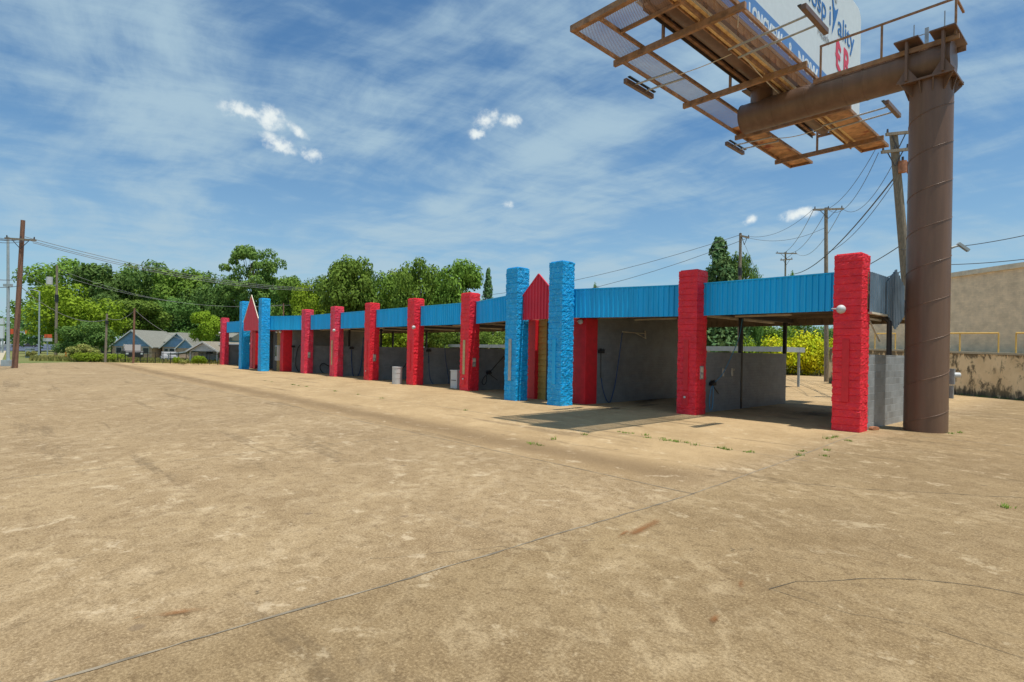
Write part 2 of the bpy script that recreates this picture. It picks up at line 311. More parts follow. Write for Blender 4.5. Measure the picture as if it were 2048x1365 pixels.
def pavement_mat():
    m = bpy.data.materials.new('weathered_concrete'); m.use_nodes = True; k = NT(m.node_tree); b = k.n['Principled BSDF']
    tc = k.new('ShaderNodeTexCoord').outputs['Object']; x, y, z = k.sep(tc)       # x = -a, y = b
    big = k.noise(tc, 0.13, 5, 0.6, 0.6); mid = k.noise(k.scale(k.rot(tc,(0,0,-0.9)), (1,0.7,1)), 0.62, 8, 0.70, 0.3); fine = k.noise(tc, 7.0, 8, 0.74)
    pat = k.noise(tc, 0.33, 6, 0.62, 0.8); grit = k.noise(tc, 42, 4, 0.78); tiny = k.noise(tc, 120, 2, 0.65)
    wisp = k.noise(k.scale(k.rot(tc,(0,0,0.75)), (1.0,1.5,1)), 2.0, 9, 0.76, 0.5)
    c = k.mix(k.ramp(mid, 0.30, 0.70), (0.215,0.160,0.090), (0.305,0.238,0.140))
    c = k.mix(k.m('MULTIPLY', k.ramp(big, 0.42, 0.62), 0.35), c, (0.195,0.148,0.088))
    c = k.mix(k.m('MULTIPLY', k.ramp(wisp, 0.44, 0.70), k.ramp(pat, 0.38, 0.62, 0.20, 0.75)), c, (0.475,0.400,0.268))
    c = k.mix(k.m('MULTIPLY', k.ramp(fine, 0.47, 0.66), 0.62), c, (0.130,0.092,0.050))
    # newer, yellower apron in front of the bays
    wob = k.m('MULTIPLY', k.m('SUBTRACT', k.noise(tc, 0.5, 3, 0.5), 0.5), 2.2)
    ap = k.m('MULTIPLY', k.ramp(k.m('ADD', y, k.m('MULTIPLY', wob, 0.4)), -9.7, -8.9), k.ramp(k.m('MULTIPLY', x, -1.0), -0.7, 1.0))
    c = k.mix(k.m('MULTIPLY', ap, 0.60), c, k.mix(k.ramp(mid, 0.3, 0.7), (0.34,0.250,0.130), (0.48,0.365,0.205)))
    # darker swale in front of the apron
    sw = k.m('MULTIPLY', k.ramp(k.m('ABSOLUTE', k.m('ADD', k.m('ADD', y, 8.5), k.m('MULTIPLY', wob, 0.35))), 0.05, 1.15, 1.0, 0.0), k.ramp(k.m('MULTIPLY', x, -1.0), -0.8, 0.3))
    c = k.mix(k.m('MULTIPLY', k.m('MULTIPLY', sw, k.ramp(mid, 0.15, 0.5)), 0.75), c, (0.125,0.085,0.045))
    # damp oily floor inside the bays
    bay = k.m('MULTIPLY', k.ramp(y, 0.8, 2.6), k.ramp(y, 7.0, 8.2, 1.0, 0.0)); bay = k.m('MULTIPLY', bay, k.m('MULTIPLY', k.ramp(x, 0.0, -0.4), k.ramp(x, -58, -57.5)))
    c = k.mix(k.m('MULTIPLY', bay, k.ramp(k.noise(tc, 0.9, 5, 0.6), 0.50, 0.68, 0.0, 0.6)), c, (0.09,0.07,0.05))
    c = k.mix(k.ramp(grit, 0.48, 0.68, 0.0, 0.50), c, (0.50,0.41,0.26)); c = k.mix(k.ramp(grit, 0.50, 0.34, 0.0, 0.50), c, (0.105,0.075,0.040)); c = k.mix(k.ramp(tiny, 0.54, 0.68, 0.0, 0.5), c, (0.09,0.065,0.035))
    # worn darker lanes and blotches with fairly crisp edges
    ln = k.noise(k.scale(tc, (0.10, 1.0, 1)), 0.9, 8, 0.72, 0.2); c = k.mix(k.m('MULTIPLY', k.ramp(ln, 0.56, 0.64), k.ramp(fine, 0.30, 0.60, 0.15, 0.60)), c, (0.125,0.095,0.058))
    b2 = k.noise(tc, 1.7, 9, 0.78, 0.3); c = k.mix(k.ramp(b2, 0.585, 0.68, 0.0, 0.40), c, (0.115,0.085,0.050)); c = k.mix(k.ramp(b2, 0.43, 0.36, 0.0, 0.50), c, (0.50,0.435,0.31))
    # small dark spots
    sp = k.ramp(k.vor(tc, 0.9), 0.035, 0.06, 1.0, 0.0); c = k.mix(k.m('MULTIPLY', sp, 0.5), c, (0.13,0.10,0.07))
    side = k.ramp(x, 0.4, 0.9)      # the slab right of the long joint is an older, browner pour
    c = k.mix(1.0, c, k.mix(side, (1.22, 1.12, 1.04), (1.06, 0.96, 0.85)), 'MULTIPLY')
    k.l.new(c, b.inputs['Base Color']); b.inputs['Roughness'].default_value = 0.88; b.inputs['Specular IOR Level'].default_value = 0.15
    bp = k.new('ShaderNodeBump'); bp.inputs['Strength'].default_value = 0.5; bp.inputs['Distance'].default_value = 0.006
    bp.inputs['Distance'].default_value = 0.010; k.l.new(k.m('ADD', k.m('ADD', grit, tiny), k.m('MULTIPLY', fine, 2)), bp.inputs['Height']); k.l.new(bp.outputs[0], b.inputs['Normal']); return m
M['pave'] = pavement_mat()
def ground_mat(name, c1, c2, c3, s1=0.08, s2=2.0):
    m = bpy.data.materials.new(name); m.use_nodes = True; k = NT(m.node_tree); b = k.n['Principled BSDF']
    tc = k.new('ShaderNodeTexCoord').outputs['Object']
    c = k.mix(k.ramp(k.noise(tc, s1, 5, 0.6, 0.4), 0.35, 0.65), c1, c2); c = k.mix(k.m('MULTIPLY', k.ramp(k.noise(tc, s2, 6, 0.7), 0.45, 0.65), 0.6), c, c3)
    k.l.new(c, b.inputs['Base Color']); b.inputs['Roughness'].default_value = 0.95; b.inputs['Specular IOR Level'].default_value = 0.1
    bp = k.new('ShaderNodeBump'); bp.inputs['Strength'].default_value = 0.5; bp.inputs['Distance'].default_value = 0.05
    k.l.new(k.noise(tc, 9, 6, 0.7), bp.inputs['Height']); k.l.new(bp.outputs[0], b.inputs['Normal']); return m
M['grassg'] = ground_mat('grassy_ground', (0.14,0.17,0.055), (0.20,0.19,0.075), (0.10,0.13,0.04))
M['road'] = ground_mat('worn_road_surface', (0.30,0.27,0.22), (0.36,0.32,0.26), (0.22,0.20,0.17), 0.3, 3)
M['asph'] = ground_mat('blue_grey_asphalt', (0.085,0.105,0.15), (0.11,0.13,0.18), (0.07,0.08,0.11), 0.1, 2)
M['walk'] = ground_mat('pale_pavement_concrete', (0.42,0.37,0.27), (0.48,0.42,0.31), (0.34,0.30,0.22), 0.4, 3)
def leaf_mat(name, c1, c2, c3=None, trans=0.22):
    m = bpy.data.materials.new(name); m.use_nodes = True; k = NT(m.node_tree); b = k.n['Principled BSDF']
    tc = k.new('ShaderNodeTexCoord').outputs['Object']; oi = k.new('ShaderNodeObjectInfo').outputs['Random']
    c = k.mix(k.ramp(k.noise(tc, 0.75, 4, 0.6), 0.35, 0.66), c1, c2)
    c = k.mix(k.ramp(k.noise(tc, 5.0, 2, 0.6), 0.45, 0.70, 0, 0.55), c, tuple(min(1, x*1.7) for x in (c3 or c2)))
    hs = k.new('ShaderNodeHueSaturation'); k.l.new(c, hs.inputs['Color']); k.l.new(k.ramp(oi, 0, 1, 0.80, 1.18, False), hs.inputs['Value']); k.l.new(k.ramp(oi, 0, 1, 0.488, 0.508, False), hs.inputs['Hue'])
    k.l.new(hs.outputs[0], b.inputs['Base Color']); b.inputs['Roughness'].default_value = 0.75; b.inputs['Specular IOR Level'].default_value = 0.15
    tl = k.new('ShaderNodeBsdfTranslucent'); k.l.new(hs.outputs[0], tl.inputs[0]); mx = k.new('ShaderNodeMixShader'); mx.inputs[0].default_value = trans
    k.l.new(b.outputs[0], mx.inputs[1]); k.l.new(tl.outputs[0], mx.inputs[2]); k.l.new(mx.outputs[0], k.n['Material Output'].inputs[0]); return m
M['leafmid'] = leaf_mat('green_foliage', (0.106,0.185,0.026), (0.178,0.290,0.040))
M['leafdark'] = leaf_mat('dark_green_foliage', (0.074,0.151,0.036), (0.133,0.239,0.050))
M['leafbright'] = leaf_mat('bright_green_foliage', (0.157,0.246,0.015), (0.241,0.337,0.022))
M['leafpine'] = leaf_mat('pine_foliage', (0.092,0.158,0.032), (0.158,0.238,0.048))
M['leafyellow'] = leaf_mat('yellow_green_foliage', (0.30,0.42,0.012), (0.60,0.52,0.012), (0.48,0.48,0.02))
M['leafdry'] = leaf_mat('dry_scrub_foliage', (0.20,0.23,0.05), (0.31,0.28,0.09))
M['leafconifer'] = leaf_mat('blue_green_conifer_foliage', (0.068,0.160,0.061), (0.137,0.228,0.076))

# ================================================================== GROUND
g = MB(); R_ = 3000; g.add([(-R_,-200,0),(R_,-200,0),(R_,R_,0),(-R_,R_,0)], [(0,1,2,3)])
tag(g.build('ground', M['grassg']), kind='structure')
def sheet(name, pts, m, z, frame=False):
    o = MB().add([(p[0], p[1], 0) for p in pts], [tuple(range(len(pts)))]).build(name, m); o.location.z = z
    return tag(o, kind='structure')
# parking lot: laid in the frame of the wash building so that stains follow the slabs
def L2(p): q = Vector((p[0], p[1], 0)) - ORG; return (-q.dot(D1), q.dot(D2))
lot = [(-37.5, 39.5), (-44.5, 50), (-43, 57.5), (-12, 62), (60, 63), (80, 20), (60, -30), (-20, -30), (-40, 20)]
LP = [L2(p) for p in lot]
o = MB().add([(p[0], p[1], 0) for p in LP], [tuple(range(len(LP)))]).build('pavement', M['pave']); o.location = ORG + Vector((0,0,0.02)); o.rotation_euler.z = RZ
tag(o, kind='structure')
# sidewalk, street and crossing road far on the left
def abp(a, b): p = AB(a, b); return (p.x, p.y)
sheet('sidewalk', [abp(50,-19.6), abp(50,-16.6), abp(200,-14.8), abp(200,-16.8)][::-1], M['walk'], 0.03)
sheet('street', [abp(50,-32), abp(50,-20.6), abp(260,-17.4), abp(260,-32)][::-1], M['road'], 0.012)
q = [at(-30, 701, 1), at(175, 703, 1), at(190, 690.5, 1), at(-40, 688, 1)]
def gp(px, py): u, v = ray(px, py); Y = HC/v; return (u*Y, Y)
sheet('crossing_road', [gp(-40,702), gp(80,702.5), gp(150,697), gp(150,690), gp(-60,687)][::-1], M['asph'], 0.05)
# joint grooves and cracks as narrow sheets 4 mm above the slab
def strip(name, pts, w, m, z=0.024, jit=0.0, seed=1):
    rnd = random.Random(seed); P = [Vector((p[0], p[1], 0)) for p in pts]; Q = []
    for i in range(len(P)-1):
        n = max(2, int((P[i+1]-P[i]).length/0.12)) if jit else 2
        for j in range(n): Q.append(P[i].lerp(P[i+1], j/n))
    Q.append(P[-1]); vs = []; off = 0
    for i, p in enumerate(Q):
        d = (Q[min(i+1,len(Q)-1)] - Q[max(i-1,0)]).normalized(); r = Vector((d.y, -d.x, 0))
        off += rnd.uniform(-jit, jit); off *= 0.93; ww = w*(rnd.uniform(0.35, 1.2) if jit else 1)
        vs += [p + r*(off-ww/2), p + r*(off+ww/2)]
    fs = [(2*i, 2*i+1, 2*i+3, 2*i+2) for i in range(len(Q)-1)]
    o = MB().add(vs, fs).build(name, m); o.location.z = z; return tag(o, kind='structure')
M['joint'] = mat('dark_joint_filler', (0.22, 0.18, 0.125), 0.9, var=0.35, vscale=3)
M['jointl'] = mat('pale_joint_edge', (0.24, 0.20, 0.135), 0.9, var=0.3, vscale=3)
M['crack'] = mat('dark_crack', (0.10, 0.078, 0.052), 0.95)
strip('pavement_joint', [abp(-0.62,-18), abp(-0.66,-9.5), abp(-0.05,-0.5)], 0.028, M['joint'], jit=0.012, seed=3)
strip('pavement_joint', [abp(-0.7,-5.35), abp(34,-5.5)], 0.022, M['joint'], jit=0.004, seed=5)
strip('pavement_joint', [abp(-0.68,-9.35), abp(12,-9.4), abp(42,-9.9)], 0.022, M['joint'], jit=0.008, seed=6)
strip('pavement_joint', [abp(6.2,-9.4), abp(5.9,-22)], 0.012, M['joint'], jit=0.006, seed=26)
strip('pavement_joint', [abp(-1.0,0.5), abp(-14,1.0)], 0.03, M['joint'], jit=0.01, seed=16)
strip('pavement_joint', [abp(8.8,9.5), abp(-14,10.2)], 0.04, M['joint'], jit=0.01, seed=17)
strip('pavement_crack', [abp(-0.78,-7.88), abp(-2.2,-7.0), abp(-3.77,-5.75), abp(-8,-4.9)], 0.014, M['crack'], jit=0.03, seed=7)
strip('pavement_crack', [gp(1540,1185), gp(1600,1172), gp(1720,1165), gp(1850,1170), gp(1950,1183), gp(2060,1202)], 0.009, M['crack'], jit=0.022, seed=8)
strip('pavement_crack', [gp(1545,1185), gp(1600,1205), gp(1700,1235), gp(1850,1260), gp(2060,1330)], 0.005, M['crack'], jit=0.016, seed=9)
strip('pavement_crack', [gp(1110,1110), gp(1000,1098), gp(800,1118), gp(740,1120)], 0.005, M['crack'], jit=0.016, seed=11)
# rust and oil stains: thin patches with ragged alpha edges
def stain_mat(name, col, soft=0.5):
    m = bpy.data.materials.new(name); m.use_nodes = True; k = NT(m.node_tree); b = k.n['Principled BSDF']; b.inputs['Base Color'].default_value = tuple(col)+(1,); b.inputs['Roughness'].default_value = 0.9
    uv = k.new('ShaderNodeUVMap').outputs[0]; tc = k.new('ShaderNodeTexCoord').outputs['Object']
    d = k.vm('LENGTH', k.vm('SUBTRACT', uv, (0.5,0.5,0)), out=1); a = k.m('ADD', k.m('SUBTRACT', 1.0, k.m('MULTIPLY', d, 2.0)), k.m('MULTIPLY', k.m('SUBTRACT', k.noise(tc, 5, 7, 0.7), 0.5), 1.5))
    a = k.m('MULTIPLY', k.ramp(a, 0.25, 1.3, 0, soft), k.ramp(d, 0.5, 0.2)); k.l.new(a, b.inputs['Alpha']); return m
M['rust'] = stain_mat('rust_stain', (0.25,0.10,0.025), 0.85); M['oil'] = stain_mat('oil_stain', (0.06,0.048,0.035), 0.8); M['bleach'] = stain_mat('bleached_patch', (0.62,0.56,0.43), 0.6); M['damp']=stain_mat('dark_worn_patch', (0.15,0.115,0.075), 0.55)
def stain(p, q, w, m, z=0.028):
    P = Vector((p[0],p[1],0)); Q = Vector((q[0],q[1],0)); d = (Q-P).normalized(); r = Vector((d.y,-d.x,0))*w/2
    o = MB().add([P-r, P+r, Q+r, Q-r], [(0,1,2,3)]).build('pavement_stain', m); o.location.z = z
    uv = o.data.uv_layers.new(name='UVMap'); C = {0:(0,0),1:(1,0),2:(1,1),3:(0,1)}
    for lp in o.data.loops: uv.data[lp.index].uv = C[lp.vertex_index]
    tag(o, kind='structure')
zs = [0.028]
for a_, b_, w_, m_ in [((1215,1100),(1345,1030),0.24,'rust'),((1225,1088),(1265,1060),0.10,'rust'),((1478,1192),(1486,1158),0.10,'rust'),((1418,1262),(1440,1232),0.10,'rust'),((240,1250),(470,1218),0.18,'rust'),((250,1252),(300,1238),0.07,'rust'),((505,1196),(526,1188),0.06,'oil'),
                   ((1455,1102),(1475,1110),0.05,'oil'),((1495,1103),(1510,1107),0.04,'oil'),((1175,1085),(1195,1086),0.04,'oil'),((1205,822),(1250,816),1.0,'oil'),((1240,818),(1345,808),0.5,'oil'),((1230,820),(1350,790),1.6,'oil'),((1590,838),(1660,822),2.4,'oil'),
                   ]:
    zs[0] += 0.0012
    stain(gp(*a_), gp(*b_), w_, M[m_], zs[0])
# weeds in the joints, one mass nobody would count
rnd = random.Random(5); wb = MB()
spots = [gp(*p) for p in [(1238,866),(1250,868),(1262,869),(1292,873),(1325,879),(1340,883),(1350,885),(1372,888),(1390,893),(1435,898),(1445,900),(1455,902),(1495,907),(1500,907),(1665,878),(1672,876),(1655,880),(1107,881),(1068,891),(1060,889),(1170,872),(1080,893),(2013,1018),(1605,905),(1890,868),(1905,870),(1920,868),(1885,866)]]
spots += [tuple(AB(rnd.uniform(2,30), -5.4+rnd.uniform(-.05,.05))[:2]) for _ in range(14)] + [tuple(AB(-0.2-rnd.random()*0.5, -1-rnd.random()*4)[:2]) for _ in range(4)]
def tuft(mb, x, y, n, h, s, z0=0.02):
    for _ in range(n):
        a = rnd.uniform(0, 6.28); r = rnd.random()*s; bx, by = x+math.cos(a)*r, y+math.sin(a)*r; t = rnd.uniform(0,6.28); hh = h*rnd.uniform(.4,1); w = 0.008
        dx, dy = math.cos(t)*hh*.7, math.sin(t)*hh*.7
        mb.add([(bx-w*math.sin(t),by+w*math.cos(t),z0),(bx+w*math.sin(t),by-w*math.cos(t),z0),(bx+dx,by+dy,z0+hh)], [(0,1,2)])
for x, y in spots: tuft(wb, x, y, 26, 0.055*rnd.uniform(.6,1.5), 0.10)
tag(wb.build('weeds', M['leafmid'], recalc=False), 'small green weeds growing in the concrete joints', 'weeds', kind='stuff')

# ================================================================== CAR WASH
wash = empty('car_wash', ORG, RZ)
tag(wash, 'long open car wash with red and blue block pillars under a blue ribbed metal fascia', 'car wash')
def X(a): return -a
def pillar(a, b, h, m, w=0.64, d=0.60, base='red'):
    seg = 12; mb = MB(); rows = []; cz = 0.2; per = []
    for i in range(seg): per.append((i/seg, 0, 0, -1))
    for i in range(seg): per.append((1, i/seg, 1, 0))
    for i in range(seg): per.append((1-i/seg, 1, 0, 1))
    for i in range(seg): per.append((0, 1-i/seg, -1, 0))
    nz = int(round(h/cz)); levels = []
    for c in range(nz):
        z0 = h*c/nz; z1 = h*(c+1)/nz
        levels += [(z0+0.0001, 0, c), (z0+0.010, 1, c), (z0+0.045, 1, c), (z0+0.08, 1, c), (z0+0.115, 1, c), (z0+0.15, 1, c), (z1-0.010, 1, c)]
    levels.append((h, 0, nz))
    vs = []
    for z, k_, c in levels:
        for (u, v, nx, ny) in per:
            x = -(a + w) + u*w; y = b + v*d
            if u in (0, 1) and v in (0, 1): nx, ny = (1 if u else -1), (1 if v else -1)
            bi = math.floor((x if ny else y)/0.4 + 0.5*(c % 2)); n = mnoise.noise(Vector((bi*3.7, c*5.1, nx*2+ny))) * 0.008 + mnoise.noise(Vector((x*8, y*8, z*8+c*3))) * 0.016 + mnoise.noise(Vector((x*23, y*23, z*23))) * 0.012
            o_ = 0.004 + (max(-0.010, min(0.026, n)) + 0.014)*k_
            if k_ == 0 and c == nz: o_ = 0.0
            vs.append((x + nx*o_, y + ny*o_, z))
    P = len(per); fs = []
    for r in range(len(levels)-1):
        for i in range(P): fs.append((r*P+i, r*P+(i+1)%P, (r+1)*P+(i+1)%P, (r+1)*P+i))
    fs.append(tuple((len(levels)-1)*P+i for i in range(P)))
    mb.add(vs, fs, False); o = mb.build('pillar', m, wash, recalc=False)
    bpy_sm = o.data
    return o
H = 4.70
# a, b, height, material, front strip material, side coin box, base box
PL = [(0.05,0,H,'red','redp',0,0),(4.75,0,H,'red','redp',1,1),(9.15,-1.6,5.25,'blue','bluem',0,0),(11.55,-1.6,5.25,'blue','steel',0,0),
      (16.65,0,H,'red','tan',1,1),(21.5,0,H,'red','redp',0,0),(26.4,0,H,'red','redp',1,1),(31.25,0,H,'pink','tan',0,0),(36.2,0,H,'pink',None,1,0),
      (40.65,-1.6,5.65,'blue',None,0,0),(45.4,-1.6,5.65,'blue',None,0,0),(56.9,0,H,'pink',None,0,0)]
for a, b, h, m, stripm, coin, bx in PL:
    p = pillar(a, b, h, M[m])
    if stripm: MB().box(X(a+0.42), X(a+0.25), b-0.042, b+0.02, 0.80, 2.45).build('panel_strip', M[stripm], p)
    MB().box(X(a+0.62), X(a+0.02), b+0.02, b+0.58, h, h+0.03).build('cap', M[m], p, bevel=0.01)
    if coin:
        c = MB().box(X(a)+0.0, X(a)+0.045, b+0.22, b+0.42, 1.17, 1.60).build('coin_box', M['steel'], p, bevel=0.008)
        MB().box(X(a)+0.045, X(a)+0.052, b+0.25, b+0.39, 1.36, 1.56).box(X(a)+0.045, X(a)+0.056, b+0.27, b+0.33, 1.20, 1.27).build('coin_dial', M['cream'], c) if False else None
    if bx:
        MB().box(X(a+0.46), X(a+0.23), b-0.045, b+0.02, 0.30, 0.66).build('lock_box', M['redp'], p, bevel=0.006)
        MB().tube([(X(a+0.34), b-0.085, 0.58),(X(a+0.34), b-0.045, 0.58)], 0.035, 10).build('lock_knob', M['white'], p)
# coin dials (sub-parts need only two levels, so they are parts of the pillar face)
for a in (4.75, 16.65, 26.4, 36.2):
    MB().box(X(a)+0.046, X(a)+0.056, 0.25, 0.39, 1.40, 1.56).box(X(a)+0.046, X(a)+0.066, 0.28, 0.33, 1.21, 1.33).build('coin_dial', M['cream'], wash)
# ribbed fascia pieces
def ribbed(x0, x1, y, z0, z1, pitch=0.168, dep=0.035, top=None, flip=1, wide=0.045):
    """sheet along x with raised ribs toward -y*flip; top(x) gives height"""
    mb = MB(); xs = []; x = x0
    while x < x1 - 1e-6:
        for dx, d in ((0,0),(pitch-0.018-wide-0.018,0),(pitch-0.018-wide,dep),(pitch-0.018,dep)):
            if x+dx <= x1: xs.append((x+dx, d))
        x += pitch
    xs.append((x1, 0)); n = len(xs); vs = []
    for (px, d) in xs:
        t = top(px) if top else z1; bt = z0(px) if callable(z0) else z0
        vs += [(px, y - d*flip, bt), (px, y - d*flip, t), (px, y - d*flip + 0.012*flip, bt), (px, y - d*flip + 0.012*flip, t)]
    fs = []
    for i in range(n-1):
        A = 4*i; B = 4*i+4
        fs += [(A, B, B+1, A+1), (A+2, A+3, B+3, B+2), (A+1, B+1, B+3, A+3), (A, A+2, B+2, B)]
    fs += [(0,1,3,2), (4*n-4, 4*n-2, 4*n-1, 4*n-3)]
    return mb.add(vs, fs)
FB = 0.40; FZ0 = 3.24; FZ1 = 4.27
edges = [(0.69,4.75),(5.39,9.60),(12.10,16.65),(17.29,21.5),(22.14,26.4),(27.04,31.25),(31.89,36.2),(36.84,40.9),(45.9,47.2),(47.75,56.9)]
slant = {5.39: (FB, -1.0), 12.10: (-1.05, FB), 36.84: (FB, -1.0), 45.9: (-1.0, -0.6)}
for a0, a1 in edges:
    y0, y1 = slant.get(a0, (FB, FB)); mbs = (ribbed(X(a1), X(a0), 0, FZ0, FZ1), MB().box(X(a1), X(a0), -0.045, 0.02, FZ1+0.0, FZ1+0.035))
    for q_ in mbs: q_.v = [(v[0], v[1] + y0 + (y1-y0)*(-v[0]-a0)/(a1-a0), v[2]) for v in q_.v]
    f = mbs[0].build('fascia', M['bluem'], wash); mbs[1].build('top_trim', M['bluem'], f)
    if a0 in slant:
        MB().prism([(X(a1),y1+0.03),(X(a0),y0+0.03),(X(a0),FB+0.02) if y0 < y1 else (X(a0),y0+0.05),(X(a1),FB+0.02) if y0 >= y1 else (X(a1),y1+0.05)],'z',FZ0+0.04,FZ0+0.07).build('soffit', M['under'], wash)
# fascia behind the blue pillars
ribbed(X(12.10), X(9.60), FB, FZ0, FZ1).build('fascia', M['redm'], wash)
ribbed(X(45.9), X(40.9), FB, FZ0, FZ1).build('fascia', M['redm'], wash)
# returns: right-end side fascia in grey with diamond end panel
def side_ribbed(y0, y1, x, z0, z1, m, name, par, top=None):
    mb = ribbed(y0, y1, 0, z0, z1, top=top, pitch=0.155, dep=0.03)
    mb.v = [(x - v[1], v[0], v[2]) for v in mb.v]
    return mb.build(name, m, par)
side_ribbed(0.45, 2.6, 0.02, FZ0-0.05, FZ1-0.02, M['greym'], 'side_fascia', wash)
side_ribbed(3.50, 8.0, 0.10, FZ0-0.05, FZ1-0.02, M['greym'], 'side_fascia', wash)
def dtop(y): return 4.55 - max(0, abs(y-2.62))*0.52
def dbot(y): return 2.80 + abs(y-2.62)*0.50
side_ribbed(1.74, 3.50, 0.05, dbot, 4.5, M['greym'], 'diamond_panel', wash, top=dtop)
# roof, framing
roof = MB().box(X(57.5), X(0.0), FB+0.03, 8.02, 3.66, 3.74).build('roof', M['under'], wash)
ribbed(X(57.5), X(0.0), 8.05, FZ0, FZ1-0.1, flip=-1, pitch=0.3).build('rear_fascia', M['under'], wash)
MB().box(X(57.5), X(0.02), FB+0.03, FB+0.06, FZ0+0.02, FZ1-0.03).build('fascia_backing', M['under'], wash)
for b in (0.75, 2.1, 3.6, 5.0, 6.4, 7.6):
    if True: MB().bar((X(57.3),b,3.58),(X(0.12),b,3.58),0.06,0.15).build('purlin', M['under'], wash)
lines = [0.05,4.75,9.0,12.5,16.65,21.5,26.4,31.25,36.2,40.0,46.4,52.1,56.9]
for a in lines:
    MB().bar((X(a+0.22),0.5,3.42),(X(a+0.22),7.95,3.42),0.10,0.16).build('rafter', M['dark'], wash)
    MB().bar((X(a+0.42),0.65,3.30),(X(a+0.42),6.6,3.30),0.12,0.07).build('cream_beam', M['cream'], wash)  # whitish roof beam running back along each divider line, no lamp
    if a > 1: MB().bar((X(a-1.9),2.6,3.33),(X(a+0.0),2.6,3.33),0.10,0.06).build('conduit_rail', M['cream'], wash)
# divider walls and posts
for a in (0.05,4.75,16.65,21.5,26.4,31.25,36.2,52.1,56.9):
    m = M['greyrough'] if a < 1 else M['greyblock']; fa = a+0.05 if a < 1 else a+0.24
    MB().box(X(fa+0.2), X(fa), 0.62, 7.5, 0.0, 2.06).build('divider_wall', m, wash)
    for b in (3.62, 7.46):
        if a < 1 : 
            if b > 7: MB().box(X(fa+0.14), X(fa+0.02), b-0.2, b-0.08, 2.06, 3.5).build('post', M['dark'], wash)
            continue
        MB().box(X(fa+0.12), X(fa-0.012), b-0.06, b+0.055, 0.0 if b < 7 else 2.06, 3.5).build('post', M['black'], wash)
# right end: corner downpipe on the rough wall
MB().bar((0.0,0.5,3.17),(0.0,1.9,3.17),0.12,0.05).build('side_trim', M['cream'], wash)
MB().tube([(X(0.12),2.05,3.2),(X(0.05),2.15,3.1),(X(-0.02),2.2,3.0),(X(-0.02),2.22,2.06)],0.07,10).build('downpipe', M['dark'], wash)
MB().bar((X(0.2),0.7,3.05),(X(0.2),2.2,3.05),0.05,0.05).bar((X(0.2),1.2,3.0),(X(0.2),2.15,2.45),0.03,0.03).build('brace', M['cream'], wash)
# equipment rooms
def room(a0, a1, bf, gold_to):
    MB().box(X(a0+0.2), X(a0), 0.36, 7.5, 0.0, 3.64).build('side_wall', M['greyblock'], wash)
    MB().box(X(a1), X(a1-0.2), 0.36, 7.5, 0.0, 3.64).build('side_wall', M['greyblock'], wash)
    MB().box(X(a1-0.2), X(a0+0.2), 7.3, 7.5, 0.0, 3.64).build('rear_wall', M['greyblock'], wash)
    mb = MB(); z = 0.02
    while z < 3.5:
        mb.prism([(bf+0.12,z),(bf+0.0,z),(bf+0.03,z+0.225),(bf+0.12,z+0.225)], 'x', X(gold_to), X(a0+0.65)); z += 0.23
    mb.build('lap_siding', M['gold'], wash)
    for s, q in ((a0, a0+0.65), (a1-0.65, a1)):
        pl_ = MB().box(X(q), X(s), bf-0.18, 0.355, 0.0, 3.26).build('pilaster', M['redp'], wash, bevel=0.01)
    d = MB().box(X(gold_to+0.95), X(gold_to+0.02), bf+0.05, bf+0.10, 0.02, 3.2).build('door', M['dark'], wash)
room(9.10, 12.45, -0.15, 11.80); 
# the door sits right of the tan siding: cut by placing it in front of the wall
MB().box(X(11.28), X(10.25), -0.20, -0.155, 0.02, 3.2).build('door', M['dark'], wash)
room(39.55, 46.6, -0.15, 41.4)
mc = MB().box(X(41.1), X(40.55), -0.42, -0.155, 0.85, 2.05).build('vending_machine', M['white'], wash, bevel=0.02)
MB().box(X(41.0), X(40.65), -0.43, -0.42, 1.2, 1.95).build('machine_window', M['glass'], mc)
MB().box(X(47.4), X(46.8), -0.3, 0.3, 0, 4.5).build('pilaster', M['pink'], wash)
# red gables between the blue pillars
def gable(a0, a1, b, shoulder, peak, ribbed_=True):
    c = (a0+a1)/2
    t = lambda x: peak - abs(x + c)*(peak-shoulder)/((a1-a0)/2)
    f = ribbed(X(a1), X(a0), b, 3.2, 0, pitch=0.168 if ribbed_ else 0.4, dep=0.035 if ribbed_ else 0.01, top=t).build('gable_front', M['redm'], wash)
    MB().bar((X(a1),b-0.01,shoulder+0.02),(X(c),b-0.01,peak+0.02),0.06,0.04).bar((X(c),b-0.01,peak+0.02),(X(a0),b-0.01,shoulder+0.02),0.06,0.04).build('gable_trim', M['redm'] if ribbed_ else M['cream'], f)
    MB().box(X(a1)+0.05, X(a0)-0.05, b+0.05, FB-0.05, 3.28, 3.32).build('gable_soffit', M['under'], wash)
gable(9.80, 11.54, -1.3, 4.12, 4.92)
gable(41.5, 45.3, -1.5, 3.9, 6.05, False)
# globe lights
def globe(a, b, z, r=0.10, arm=True):
    o = MB().ball((X(a), b, z), r, 14, 9).build('globe_light', M['white'], wash)
    MB().tube([(X(a)-r*0.8, b+0.02, z+0.01),(X(a)-r-0.14, b+0.1, z+0.03),(X(a)-r-0.16, FB if b > -0.3 else b+0.2, z+0.06)],0.02,6).build('light_arm', M['white'], o)
globe(0.47, -0.17, 3.24, 0.115); globe(9.78,-0.42,3.12); globe(9.30,-0.42,3.12); globe(21.38,-0.10,3.13); globe(31.15,-0.10,3.10)
globe(40.5,-0.5,3.10); globe(39.9,-0.45,3.10); globe(57.3,-0.15,3.2)
